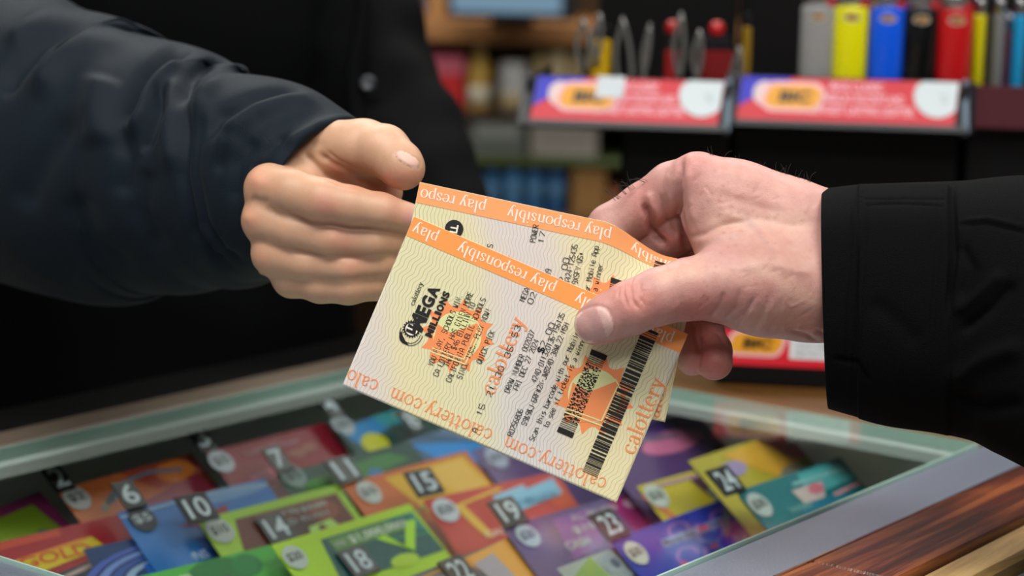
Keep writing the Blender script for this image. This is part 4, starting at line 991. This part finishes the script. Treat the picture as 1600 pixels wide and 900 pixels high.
# ------------------------------------------------------------------ clothing
def fabric(name, col, sheen=.3, rough=.75, sc=2600, bs=.5):
    mt = mat(name, col, rough, bump=(sc, bs)); b = mt.node_tree.nodes['Principled BSDF']
    b.inputs['Sheen Weight'].default_value = sheen; b.inputs['Sheen Roughness'].default_value = .45; b.inputs['Specular IOR Level'].default_value = .08
    return mt
NAVY = fabric('dark_navy_shell_fabric', '#131c24', .03, .58, 1500, .25)
BLKN = fabric('black_torso_fabric', '#040507', .0, .8, 1200, .3)
BLKC = fabric('black_twill', '#060709', .0, .85, 2400, .6)
LINING = mat('black_lining', '#050506', .9)
def interp(nodes, n):
    nodes = np.array(nodes, float); t = np.linspace(0, len(nodes) - 1, n); i = np.clip(t.astype(int), 0, len(nodes) - 2); f = (t - i)[:, None]
    p0 = nodes[np.maximum(i - 1, 0)]; p1 = nodes[i]; p2 = nodes[i + 1]; p3 = nodes[np.minimum(i + 2, len(nodes) - 1)]
    return .5 * ((2 * p1) + (-p0 + p2) * f + (2 * p0 - 5 * p1 + 4 * p2 - p3) * f ** 2 + (-p0 + 3 * p1 - 3 * p2 + p3) * f ** 3)
def sleeve(dist, nodes, nr, nc, tilt=None, inner=10, pw=2.0):
    """nodes (px,py,dz,ra,rb) -> view space grid; starts at the cuff, which is folded inward"""
    nd = [[*toview(n[:3], dist), n[3], n[4]] for n in nodes]; g = interp(nd, nr); rings = []
    c = g[:, :3]; T = np.gradient(c, axis=0); T /= np.linalg.norm(T, axis=1, keepdims=True)
    if tilt is not None:
        t0 = np.array(tilt, float); t0 /= np.linalg.norm(t0)
        for i in range(nr):
            w = max(0, 1 - i / (nr * .22)); T[i] = T[i] * (1 - w) + t0 * w; T[i] /= np.linalg.norm(T[i])
    ang = np.linspace(0, 2 * pi, nc, endpoint=False)
    def ring(i, s_, off=0.0):
        t = T[i]; e2 = np.array([0, 0, 1.]) - t * t[2]; e2 /= np.linalg.norm(e2); e1 = np.cross(t, e2); 
        ca, sa = np.cos(ang), np.sin(ang); k = (np.abs(ca) ** pw + np.abs(sa) ** pw) ** (-1 / pw)
        return c[i] + t * off + (ca * k)[:, None] * e1 * g[i, 3] * s_ + (sa * k)[:, None] * e2 * g[i, 4] * s_
    for k in range(inner): rings.append(ring(0, .90 + .02 * (1 - k / inner), (inner - k) * 3.5))     # lining going back into the sleeve
    rings += [ring(0, .94), ring(0, .975, -.6), ring(0, .995, -.5)]
    for i in range(nr): rings.append(ring(i, 1.0))
    V = np.concatenate(rings); n = len(rings)
    a = np.arange((n - 1) * nc).reshape(n - 1, nc); b = np.roll(a, -1, 1)
    Q = np.stack([a, b, b + nc, a + nc], -1).reshape(-1, 4)
    # orient outward
    N = vnormals(V, Q); mid = (inner + 3 + nr // 2) * nc
    if (N[mid] @ (V[mid] - c[nr // 2])) < 0: Q = Q[:, ::-1]
    return V, Q
def fabric_noise(V, amp, scale, seed=0):
    rs = np.random.RandomState(seed); out = np.zeros(len(V))
    for k in range(10):
        d = rs.randn(3); d /= np.linalg.norm(d); f = scale * rs.uniform(.5, 1.8); out += np.sin(V @ d * f + rs.uniform(0, 6.3)) / 10 * 2
    return out * amp
def cloth_object(name, parent, V, Q, m):
    mb_ = MB(); W = fromview(V); mb_.add([], [], m)
    o = skin_object(name, parent, V, Q, np.full((len(V), 3), .5), m); return o
# clerk's jacket
V, Q = sleeve(DL, [(486, 306, 52, 43, 38), (458, 299, 62, 47, 43), (420, 290, 74, 52, 47), (380, 286, 88, 54, 51), (340, 284, 100, 55, 54), (300, 280, 112, 61, 58), (262, 268, 126, 66, 60), (222, 262, 138, 69, 62), (180, 262, 152, 75, 66), (130, 246, 170, 78, 68), (60, 225, 198, 79, 72), (-20, 190, 232, 84, 76), (-110, 130, 275, 88, 80), (-170, -20, 370, 92, 88), (-120, -200, 480, 96, 92), (-40, -330, 560, 70, 80)], 260, 300, tilt=(-.78, .50, -.42))
N = vnormals(V, Q); V = V + N * fabric_noise(V, 1.6, .04, 3)[:, None]
V = sculpt(V, Q, [
 ([(300, 62), (258, 92), (228, 116), (208, 145), (190, 196)], 11, -9), ([(285, 96), (255, 116), (236, 142), (222, 180), (196, 214)], 12, 6), ([(250, 134), (253, 172), (236, 210), (222, 240)], 8, -5),
 ([(278, 120), (268, 160), (262, 210), (268, 270)], 14, 4), ([(165, 120), (150, 170), (160, 230)], 26, 6), ([(190, 196), (200, 250), (188, 310)], 16, -4),
 ([(385, 84), (340, 92), (302, 116), (280, 166)], 8, -6), ([(440, 112), (400, 104), (350, 116), (318, 150), (308, 190)], 12, 5), ([(478, 140), (430, 144), (398, 152), (345, 178), (318, 222)], 9, -6), ([(520, 160), (450, 160), (400, 176), (362, 204), (340, 250)], 13, 5),
 ([(296, 160), (291, 215), (287, 275), (304, 364), (330, 402), (364, 422)], 7, -5), ([(318, 158), (306, 215), (304, 275), (320, 350), (350, 396), (380, 408)], 6, -3.5), ([(307, 160), (299, 215), (296, 275), (312, 357), (340, 400)], 4, 2),
 ([(450, 212), (420, 240), (395, 275)], 10, -4), ([(400, 215), (372, 255), (366, 320)], 12, -3), ([(560, 184), (500, 198), (440, 228), (405, 262)], 9, 3), ([(360, 200), (352, 235), (340, 270)], 6, -3),
 ([(182, 12), (110, 40), (61, 67), (20, 110), (0, 150)], 16, -8), ([(215, 38), (150, 60), (92, 96), (50, 150)], 20, 7), ([(110, 0), (60, 30), (10, 70)], 14, 5),
 ([(110, 180), (60, 260), (30, 330)], 22, -4), ([(230, 260), (220, 330), (250, 400)], 18, -3), ([(110, 300), (140, 380), (210, 430)], 22, -4)])
V = smooth(V, Q, 5)
cloth_object('jacket_sleeve', clerk, V, Q, NAVY)
def body_of_clerk():
    nz, nc = 150, 160; V = []
    zs = np.linspace(.80, 1.60, nz)
    for z in zs:
        k = (z - .80) / .80; w = .205 - .035 * sin(min(1, k / .5) * pi) * .5 - .0 * k; 
        if z > 1.42: w = .205 - (z - 1.42) * .9
        dpt = .135 - .02 * k if z < 1.45 else .119 - (z - 1.45) * .35
        for j in range(nc):
            a = 2 * pi * j / nc; x = w * cos(a); y = dpt * sin(a) * (1.0)
            r = 1 + .012 * sin(5 * a + z * 18) + .016 * sin(z * 34 + 2.5 * cos(a) * 3) * (1 if sin(a) < 0 else .3) + .01 * sin(z * 61 + a * 3)
            V.append((-.305 + x * r, 1.565 + y * r, z))
    Q = [(i * nc + j, i * nc + (j + 1) % nc, (i + 1) * nc + (j + 1) % nc, (i + 1) * nc + j) for i in range(nz - 1) for j in range(nc)]
    q = MB(); q.add(V, Q + [tuple(range(nc)), tuple((nz - 1) * nc + j for j in range(nc))], BLKN, True); return q
child(body_of_clerk(), 'jacket_body', clerk)
q = MB()
for i in range(1): q.tube([P(560 + 8 * sin(k), -60 + k * 40, 1.445 - .002 * k) for k in range(12)], [.006] * 12, BLKN, 10)
child(q, 'placket', clerk)
q = MB(); c0 = P(575, 130, 1.425); fr = frame(c0, RT, UP, -FW); q.lathe(lambda x, y, z: fr(x, y, z), 0, 0, [(.0045, -.002), (.0055, 0), (.005, .001), (.003, .0013), (.0028, .0008), (.0008, .0008)], mat('dull_snap_metal', '#4b4d52', .4, .8), 20); child(q, 'snap_button', clerk, 'dull metal snap')
V, Q = sleeve(1.0, [(690, 480, 400, 40, 42), (680, 390, 420, 45, 44), (648, 280, 450, 46, 46), (596, 170, 490, 48, 48), (552, 30, 530, 50, 50), (510, -150, 560, 56, 54), (470, -260, 570, 46, 46)], 140, 140)
N = vnormals(V, Q); V = V + N * fabric_noise(V, 3.5, .09, 8)[:, None]
cloth_object('jacket_sleeve', clerk, V, Q, BLKN)
q = MB()
for sx in (-1, 1):
    q.loft([[(-.285 + sx * .10 + r * cos(2 * pi * k / 20), 1.575 + r * 1.05 * sin(2 * pi * k / 20), z) for k in range(20)] for z, r in ((.09, .055), (.3, .06), (.5, .068), (.75, .085), (.86, .10))], mat('black_trousers', '#101013', .85))
child(q, 'trousers', clerk)
for sx in (-1, 1):
    q = MB(); q.loft([[(-.285 + sx * .10 + .045 * w_ * cos(2 * pi * k / 16), 1.52 + yo + .13 * l_ * sin(2 * pi * k / 16), z) for k in range(16)] for z, w_, l_, yo in ((0, 1, 1, 0), (.03, 1.05, 1.02, 0), (.06, .9, .85, .02), (.10, .8, .5, .05))], mat('black_shoe_leather', '#0b0b0b', .4)); child(q, 'shoe', clerk)

# customer's coat sleeve
V, Q = sleeve(DT, [(1291, 467, 22, 50.5, 44), (1340, 470, 20, 53, 46), (1400, 475, 18, 55.5, 48), (1500, 480, 12, 58, 50), (1600, 491, 2, 63, 54), (1760, 530, -20, 72, 60), (1950, 600, -50, 78, 66), (2200, 640, -90, 84, 74), (2500, 600, -110, 90, 84), (2900, 450, -80, 96, 90), (3300, 180, -20, 100, 94), (3500, -100, 30, 90, 86), (3560, -240, 50, 45, 45), (3570, -262, 52, 4, 4)], 440, 400, tilt=(1, .03, .16), pw=2.25)
N = vnormals(V, Q); V = V + N * fabric_noise(V, .7, .05, 5)[:, None]
x, y = projv(V); N = vnormals(V, Q); fc = np.clip(np.einsum('ij,ij->i', N, -V / np.linalg.norm(V, axis=1, keepdims=True)) * 4, 0, 1)
def st(a, b, v): t_ = np.clip((v - a) / (b - a), 0, 1); return t_ * t_ * (3 - 2 * t_)
V = V + N * (fc * 1.7 * st(1339, 1343, x) * (1 - st(1481, 1485, x)) * st(288, 293, y))[:, None]
RS = [([(1335, 300), (1330, 380), (1322, 470), (1320, 590)], 2.2, -.7), ([(1488, 285), (1490, 340), (1492, 400), (1480, 500)], 5, -2.5), ([(1352, 320), (1410, 318), (1478, 322)], 2, -.5), ([(1500, 352), (1540, 348), (1600, 362), (1680, 372)], 3, -1.6), ([(1500, 345), (1545, 341), (1600, 354)], 3, .6),
      ([(1570, 425), (1530, 460), (1490, 490)], 10, 2.5), ([(1585, 440), (1550, 480), (1500, 520)], 9, -3), ([(1500, 380), (1520, 420), (1500, 470)], 10, -2), ([(1480, 620), (1540, 640), (1600, 630)], 12, -3), ([(1300, 560), (1340, 566), (1360, 600)], 4, -1.5), ([(1360, 470), (1400, 500), (1440, 540)], 16, -1.2), ([(1600, 540), (1540, 560), (1480, 600)], 14, 3)]
for (x0_, x1_, y0_, y1_) in ((1346, 1343, 300, 590), (1356, 1352, 320, 590), (1472, 1470, 300, 520), (1464, 1462, 326, 520)):
    n = int((y1_ - y0_) / 7)
    for k in range(n): yy = y0_ + 7 * k; xx = x0_ + (x1_ - x0_) * k / n - 12 * (k / n) ** 1; RS.append(([(xx, yy), (xx, yy + 3.2)], 1.5, -.55))
for k in range(18): RS.append(([(1352 + 7 * k, 311), (1355.4 + 7 * k, 311.4)], 1.5, -.55))
V = sculpt(V, Q, RS)
cloth_object('coat_sleeve', cust, V, Q, BLKC)

# ------------------------------------------------------------------ lighter racks
BP = mat('black_rack_plastic', '#030304', .45, spec=.25); BP2 = mat('grey_rack_edge', '#24262c', .3); ACR = mat('clear_label_holder_edge', '#6f8090', .15)
YAW = radians(7); EX = np.array([cos(YAW), -sin(YAW), 0]); EY = np.array([sin(YAW), cos(YAW), 0])
TOPZ = .9990
def rack(px0, label, W, body_from, under=True):
    o = P(px0, 188, 1.5); o[2] = TOPZ; h0 = P(px0, 188, 1.5)[2] - TOPZ      # height of the upper tray lip
    fr = frame(o, EX, EY, Z_)
    t = thing('lighter_rack', label, 'display rack', tuple(o), 'lighter racks')
    q = MB(); q.box(fr, body_from, W, .035, .20, 0, h0 - .004, BP, .003); q.box(fr, body_from, W, -.10 if under else .035, .06, 0, .006, BP, .002); child(q, 'rack_body', t)
    q = MB(); q.box(fr, 0, W, .006, .16, h0 - .006, h0, BP, .001); q.box(fr, -.0, .003, .01, .16, h0, h0 + .03, BP); q.box(fr, W - .003, W, .01, .16, h0, h0 + .03, BP)
    for s_ in range(1, 6): q.box(fr, W * s_ / 6 - .0008, W * s_ / 6 + .0008, .04, .15, h0, h0 + .016, BP)
    child(q, 'upper_tray', t)
    q = MB(); q.box(fr, .004, W - .004, .020, .075, h0, h0 + .0125, BP, .001); child(q, 'riser_step', t)
    q = MB(); q.box(fr, 0 if body_from == 0 else .036, W, .19, .20, h0 - .004 if body_from else h0, h0 + .20, BP, .002); child(q, 'back_panel', t)
    inc = .022; hh = .0315
    def lf(x, y, z): return fr(x, 0, h0) + EY * (z * inc / hh) + Z_ * z - (EY * hh - Z_ * inc) / sqrt(hh * hh + inc * inc) * y   # x along, z up the slope, y out of the face
    q = MB(); q.box(lf, 0, W, -.003, 0, 0, hh, BP); q.box(lf, 0, W, 0, .003, -.004, 0, BP2); q.box(lf, -.004, .003, -.003, .003, -.004, hh, BP2); q.box(lf, W - .003, W + .001, -.003, .003, -.004, hh, ACR)
    child(q, 'label_holder', t)
    return t, fr, lf, h0, hh
def logo_pill(q, mp, x, y, w, h, l=3):
    def pill(ax, ay, bw, bh, m, ll):
        pts = []
        for (cx, cy, a0) in ((ax + bw - bh * .45, ay + bh * .55, 0), (ax + bh * .5, ay + bh * .55, 90), (ax + bh * .38, ay + bh * .45, 180), (ax + bw - bh * .55, ay + bh * .45, 270)):
            for k in range(7): a = radians(a0 + 15 * k); pts.append((cx + bh * .45 * cos(a), cy + bh * .45 * sin(a)))
        poly2d(q, mp, pts, m, ll)
    pill(x - w * .08, y - h * .18, w * 1.16, h * 1.36, pm('#e8b0b4'), l); pill(x, y, w, h, pm('#e09a1c'), l + 1)
    text2d(q, mp, 'BIC', x + w * .22, y + h * .24, w * .56, h * .52, pm('#15120c'), .05, l + 2, shear=.2)
def rack_label(t, lf, hh, x0, x1, sticker):
    def mp(x, z, l): return lf(x, .0002 + l * .00015, z)
    W = x1 - x0; q = MB(); sh = .0
    poly2d(q, mp, [(x0, .001), (x1 - .004, .001), (x1, hh - .001), (x0 + .003, hh - .001)], pm('#c8142c', .4), 1)
    poly2d(q, mp, [(x0 + .001, .010), (x0 + .040, hh - .001), (x0 + .003, hh - .001)], pm('#1a1ab8', .35), 2)
    ell2d(q, mp, x0 + .020, .019, .0085, .0085, pm('#d8c4c4'), 3)
    logo_pill(q, mp, x0 + .021, .0095, .040, .0155, 4)
    wc = pm('#f0b8c4')
    text2d(q, mp, 'MAXI CLASSIC', x0 + W * .42, .0222, W * .24, .0062, wc, .02, 4)
    text2d(q, mp, "AMERICA'S FAVORITE AND", x0 + W * .37, .0142, W * .38, .0062, wc, .02, 4)
    text2d(q, mp, 'LONGEST-LASTING LIGHTER.', x0 + W * .33, .0062, W * .47, .0062, wc, .02, 4)
    pts = [(x1 - .0005, hh - .001), (x1 - .026, hh - .001)] + [(x1 - .016 + .0165 * cos(radians(a)) * 1.0, .0205 + .0145 * sin(radians(a))) for a in range(150, 331, 12)] + [(x1 - .003, .012)]
    poly2d(q, mp, pts, pm('#c8d4da', .4), 5); text2d(q, mp, '%', x1 - .014, .016, .006, .006, pm('#9fb0b4'), .0, 6)
    if sticker:
        poly2d(q, mp, [(x0 + .046, .017), (x0 + .066, .017), (x0 + .067, hh), (x0 + .047, hh)], pm('#c4ced6'), 7)
    child(q, 'label', t, 'red label with a yellow oval logo')
    return q
tR, frR, lfR, h0R, hh = rack(1141, 'black lighter rack on the right with a red label and upright coloured lighters', .168, 0)
rack_label(tR, lfR, hh, .004, .163, False)
tL, frL, lfL, h0L, hh = rack(819, 'black lighter rack on the left, label partly covered by a white sticker', .147, .068)
rack_label(tL, lfL, hh, .004, .143, True)
# lower tier label on the wooden counter, seen under the hand
def low_label():
    o = P(1050, 572, 1.335); fr = frame(o, EX, EY, Z_)
    t = thing('label_tray', 'low black tray with a red label, seen below the right hand on the wooden counter', 'display rack', tuple(WF(o[0] + .08, o[1], TOPZ)))
    z0 = TOPZ - o[2]
    q = MB(); q.box(fr, .028, .122, .001, .05, z0, .026, BP, .001); child(q, 'tray', t)
    def mp(x, z, l): return fr(x, -.0002 - l * .00015 + .0008, z)
    q = MB(); poly2d(q, mp, [(.0285, .003), (.1215, .003), (.1215, .026), (.0285, .026)], pm('#d0162c', .4), 1)
    logo_pill(q, mp, .037, .011, .033, .013, 3); rect2d(q, mp, .0745, .0085, .115, .026, pm('#d8dde2'), 3)
    for k in range(3): text2d(q, mp, ('MAXI LIGHTERS', 'CHILD RESISTANT', 'KEEP AWAY FROM FIRE')[k], .078, .0205 - k * .0048, .033, .0028, pm('#6a7076'), 0, 4)
    
    child(q, 'label', t, 'red label with a yellow oval logo and a white panel'); return t
low_label()
hoodm = mat('lighter_hood_metal', '#b8bcc0', .25, 1.0); wheelm = mat('spark_wheel_metal', '#6a6a6c', .4, .9)
def lighter(fr, cx, cy, z0, col, label, rot=0.0, hgt=.064, w=.0123, d=.0068, logo=True, btn='#b01420', group='upright lighters in the racks'):
    t = thing('lighter', label, 'lighter', tuple(fr(cx, cy, z0)), group)
    c, s_ = cos(rot), sin(rot)
    def L(x, y, z): return fr(cx + x * c - y * s_, cy + x * s_ + y * c, z0 + z)
    q = MB(); q.lathe(L, 0, 0, [(.6, 0), (.95, .0008), (1.0, .002), (1.0, hgt - .002), (.96, hgt - .0006), (.7, hgt)], mat('lighter_' + col.lstrip('#'), col, .25, coat=.4), 28, w, d)
    q.v = q.v; child(q, 'body', t)
    q = MB(); q.lathe(L, -.002, 0, [(.80, hgt - .001), (.80, hgt + .009), (.74, hgt + .0105)], hoodm, 20, w, d); child(q, 'hood', t)
    q = MB(); q.tube([L(.0065, -.0025, hgt + .0085), L(.0065, .0025, hgt + .0085)], .0036, wheelm, 16); child(q, 'spark_wheel', t)
    q = MB(); q.box(L, .0055, .0112, -.0035, .0035, hgt - .0005, hgt + .0042, pm(btn), .0012); child(q, 'button', t)
    if logo:
        q = MB()
        def mp(x, z, l): yy = -d * sqrt(max(0, 1 - (x / w) ** 2)) * 1.01 - .0001 * l; return L(x, yy, z)
        ell2d(q, mp, 0, hgt - .008, .0062, .0032, pm('#a8a49c'), 1); ell2d(q, mp, .0002, hgt - .008, .0046, .0022, pm('#b8842c'), 2); text2d(q, mp, 'BIC', -.003, hgt - .0092, .006, .0024, pm('#3a2408'), .02, 3)
        child(q, 'logo', t)
    return t
def at_px(px, fr, y0): # local x for a pixel column on the row y0
    best = None
    for k in range(-200, 500):
        p = fr(k * .001, y0, .2) - CAM; d = p @ FW; q = 800 + FPX * (p @ RT) / d
        if best is None or abs(q - px) < best[0]: best = (abs(q - px), k * .001)
    return best[1]
for (px, col, nm_) in ((1275, '#8c8c8c', 'grey'), (1328, '#dcd800', 'yellow'), (1384, '#0a55e0', 'blue'), (1437, '#070708', 'black'), (1490, '#b41418', 'red')):
    lighter(frR, at_px(px, frR, .034), .034, h0R + .013, col, '%s upright lighter in the front row of the right rack' % nm_, hgt=.0700)
for (px, col, nm_) in ((1301, '#8e1020', 'dark red'), (1356, '#701018', 'deep red'), (1411, '#901222', 'crimson'), (1463, '#a01420', 'bright crimson')):
    lighter(frR, at_px(px, frR, .062), .062, h0R + .013, col, '%s lighter in the back row of the right rack, seen between the front ones' % nm_, hgt=.0735, logo=False)
for (px, col, nm_, y) in ((1527, '#c8c000', 'yellow lighter turned edge-on beside the red one', .050), (1557, '#6f6f72', 'grey lighter turned edge-on at the right end', .058), (1574, '#801026', 'crimson lighter turned edge-on at the right end', .085), (1590, '#1590c8', 'sky blue lighter turned edge-on at the right edge', .060)):
    lighter(frR, at_px(px, frR, y), y, h0R + (.013 if y < .07 else .0005), col, nm_, rot=pi / 2, hgt=.067, w=.0115, d=.0052 if px != 1574 else .004, logo=False)
# neighbouring rack part, mostly outside the frame
q = MB(); q.box(frR, .1705, .34, .03, .16, 0, h0R, BP, .002); q.box(frR, .1705, .34, .19, .20, h0R, h0R + .2, BP); q.box(frR, .1705, .34, .012, .016, h0R, h0R + .030, mat('maroon_panel', '#4a1420', .5)); q.box(frR, .1705, .174, .01, .03, h0R - .004, h0R + .032, BP2)
solo(q, 'lighter_rack', 'black rack with a dark maroon front at the right edge', 'display rack', tuple(frR(.25, .1, 0)), 'lighter racks')
# utility and keyring lighters with metal clips in the left rack
def clip_lighter(px, y, col, w, top, label, clips, knob=None):
    x = at_px(px, frL, y); t = thing('clip_lighter', label, 'lighter', tuple(frL(x, y, h0L)), 'lighters with metal clips in the left rack')
    L = lambda a, b, c: frL(x + a, y + b, h0L + c)
    q = MB(); q.box(L, -w, w, -.006, .006, .0005, top, mat('lighter_' + col.lstrip('#'), col, .3, coat=.3), .002); child(q, 'body', t)
    q = MB(); q.box(L, -w * .8, w * .8, -.005, .005, top, top + .010, mat('dark_hood', '#2a2a30', .3, .7), .001); child(q, 'hood', t)
    if knob: q = MB(); q.lathe(L, 0, 0, [(.003, top + .010), (.0055, top + .013), (.0055, top + .018), (.003, top + .021)], pm(knob, .3), 14); child(q, 'button', t)
    for (cx, z0, z1, lean) in clips:
        q = MB(); pts = [L(cx + lean * (k / 10.) + .0028 * sin(k / 10. * pi), -.009, z0 + (z1 - z0) * k / 10.) for k in range(11)]
        pts += [L(cx + lean + .0028 * sin(-k / 10. * pi) - .003 * (1 - cos(k / 5. * pi)) * .3, -.0075, z1 - (z1 - z0) * k / 10.) for k in range(1, 11)]
        q.tube(pts, .0016, mat('clip_steel', '#8a8a88', .3, .6), 8); child(q, 'clip', t)
clip_lighter(939, .040, '#c8a000', .0072, .058, 'yellow lighter with a steel clip at the left end of the left rack', [(-.009, .035, .072, -.004), (-.004, .040, .076, .003)])
clip_lighter(994, .036, '#a86414', .0036, .028, 'slim orange stick lighter with a V of steel clips', [(-.002, .02, .074, -.008), (.002, .02, .070, .008)], None)
clip_lighter(1050, .042, '#8c0c12', .0050, .052, 'slim red lighter with a red knob in the left rack', [(.006, .030, .078, -.000), (.018, .028, .066, .002)], '#a01018')
clip_lighter(1120, .044, '#6c060c', .0130, .052, 'wide dark red lighter with a red knob at the right of the left rack', [(.014, .02, .055, .003)], '#b01418')
clip_lighter(1167, .050, '#8a6c10', .0030, .070, 'thin dark yellow lighter between the two racks', [])

# ------------------------------------------------------------------ shop shelves far behind
DB = 3.0
def bgbox(px0, py0, px1, py1, d, depth, m, bev=.004):
    q = MB(); a = P(px0, py1, d); b = P(px1, py0, d)
    q.box(WF, a[0], b[0], a[1], a[1] + depth, a[2], b[2], m, bev); return q
shelf = thing('wall_shelf', 'brown wooden shop shelving behind the counter, blurred', 'shelf', (P(800, 60, DB)[0], P(800, 60, DB)[1] + .2, 0))
zt = lambda py, d=DB: float(P(800, py, d)[2])
yb = float(P(800, 60, DB)[1])
def board(py0, py1, m, nm_='shelf_board', x0=-.62, x1=1.3, dep=.42):
    q = MB(); q.box(WF, x0, x1, yb, yb + dep, zt(py1), zt(py0), m, .003); child(q, nm_, shelf)
bw = mat('shelf_brown_wood', '#9a6a3c', .6, noise=(6, .2)); gw = mat('shelf_green_edge', '#3c4a1c', .6); dw = mat('shelf_dark_wood', '#4a3420', .7)
board(34, 68, bw); board(250, 262, gw); board(345, 360, dw); board(178, 184, dw)
q = MB(); q.box(WF, -.62, 1.3, yb + .42, yb + .44, 0, 2.3, mat('shelf_back_panel', '#5f4428', .7)); child(q, 'back_panel', shelf)
for x in (-.64, 1.3): q = MB(); q.box(WF, x, x + .02, yb, yb + .44, 0, 2.3, dw, .002); child(q, 'side_panel', shelf)
board(-420, -404, bw); board(640, 660, dw); board(1000, 1020, dw)
def prod(nm_, label, cat, px0, py0, px1, py1, base_py, col, rough=.5, grp='goods on the far shelves', shape='box', off=.02, cap=None, band=None):
    """a product standing on a shelf, its front at yb+off"""
    d = DB + off; a = P(px0, py1, d); b = P(px1, py0, d); z0 = zt(base_py); z1 = b[2]; w = b[0] - a[0]; cx = (a[0] + b[0]) / 2; y = yb + off
    t = thing(nm_, label, cat, (cx, y + w * .4, z0), grp)
    m_ = pm(col, rough)
    q = MB()
    if shape == 'box': q.box(WF, a[0], b[0], y, y + max(.05, w * .6), z0, z1, m_, .003)
    else:
        r = w / 2; q.lathe(WF, cx, y + r, [(r * .9, z0), (r, z0 + .004), (r, z0 + (z1 - z0) * .72), (r * .45, z0 + (z1 - z0) * .86), (r * .42, z1)] if shape == 'bottle' else [(r * .92, z0), (r, z0 + .004), (r, z1 - .006), (r * .9, z1)], m_, 24)
    child(q, 'container' if shape != 'box' else 'carton', t)
    if cap:
        q = MB(); h = (z1 - z0) * cap[1]
        if shape == 'box': q.box(WF, a[0] - .0006, b[0] + .0006, y - .0006, y + max(.05, w * .6) + .0006, z1 - h, z1 + .0008, pm(cap[0]), .002)
        else: q.lathe(WF, cx, y + w / 2, [(w * .24, z1 - h * .5), (w * .24, z1 + h * .2)], pm(cap[0]), 20)
        child(q, 'cap' if shape != 'box' else 'top_band', t)
    if band:
        q = MB(); za = z0 + (z1 - z0) * band[1]; zb = z0 + (z1 - z0) * band[2]
        if shape == 'box': q.box(WF, a[0] + w * .12, b[0] - w * .12, y - .0012, y, za, zb, pm(band[0]))
        else: q.lathe(WF, cx, y + w / 2, [(w * .502, za), (w * .502, zb)], pm(band[0]), 24)
        child(q, 'label', t)
    return t
prod('gift_bag', 'red bag with a pink top on the shelf beside the dark jacket', 'bag', 655, 88, 726, 178, 178, '#b81418', cap=('#c05a70', .36))
prod('gift_bag', 'pink-red pouch half hidden behind the dark jacket', 'bag', 610, 86, 652, 178, 178, '#a8485c', cap=('#c87080', .3))
prod('bottle', 'tall yellow bottle with a white label on the shelf', 'bottle', 728, 74, 768, 178, 178, '#b08c34', shape='bottle', cap=('#b8a888', .14), band=('#c8c0ac', .1, .38))
prod('tub', 'white tub on the far shelf right of the yellow bottle', 'tub', 778, 98, 826, 178, 178, '#b4b6b6', shape='can', band=('#a89468', .05, .35))
for k, (x0, x1, c, yy, w_) in enumerate(((832, 856, '#a08c60', 84, 'tan'), (858, 884, '#bfae88', 80, 'cream'), (886, 912, '#a8946c', 86, 'beige'))):
    prod('snack_box', '%s small box in the row above the left lighter rack' % w_, 'box', x0, yy, x1, 178, 178, c)
prod('gift_bag', 'dark crimson pouch low on the shelf beside the jacket', 'bag', 696, 190, 726, 250, 250, '#7a1028')
prod('wire_basket', 'grey slatted basket on the far shelf', 'basket', 730, 190, 822, 250, 250, '#5f6460', band=('#8c908c', .5, .85))
prod('paper_stack', 'pale grey stack of cartons below the left lighter rack', 'box', 828, 192, 936, 250, 250, '#9a938c', band=('#7d7a76', .45, .55))
for k, (x0, c, w_) in enumerate(((752, '#2a5a86', 'first'), (786, '#3c78a8', 'second'), (820, '#2c6496', 'third'), (854, '#28588a', 'fourth'))):
    prod('drink_can', 'blue can, %s from the left under the green shelf edge' % w_, 'can', x0, 272, x0 + 31, 345, 345, c, shape='can', band=('#5a8ab4', .4, .7))
prod('cardboard_box', 'brown cardboard box right of the blue cans', 'box', 893, 268, 950, 345, 345, '#8a6434', off=.01)
prod('produce_tray', 'small orange packet in the dark lower right of the far shelf', 'packet', 952, 300, 985, 345, 345, '#a0603c')
q = bgbox(700, -110, 905, 28, DB - .1, .05, mat('screen_bezel', '#101418', .4)); t = thing('monitor', 'lit blue screen on the top shelf', 'monitor', tuple(P(800, 34, DB - .07)), None)
child(q, 'bezel', t); q = MB(); a = P(706, 18, DB - .101); b = P(880, -104, DB - .101); q.box(WF, a[0], b[0], a[1] - .001, a[1], a[2], b[2], mat('lit_screen', '#20303c', .4, emit='#86a8c0', es=.6)); child(q, 'screen', t)
q = MB(); a = P(800, 34, DB - .08); q.box(WF, a[0] - .03, a[0] + .03, a[1], a[1] + .08, zt(34), zt(22), mat('screen_bezel', '#101418', .4)); child(q, 'stand', t)
prod('jar', 'small blue-lidded jar at the left of the top shelf', 'jar', 636, 4, 664, 34, 34, '#2c5a88', shape='can')
prod('wood_box', 'orange-brown box at the left of the top shelf', 'box', 590, -60, 634, 34, 34, '#a86a34')
prod('wood_box', 'tan carton behind the blue-lidded jar', 'box', 668, -60, 698, 34, 34, '#b0804c')
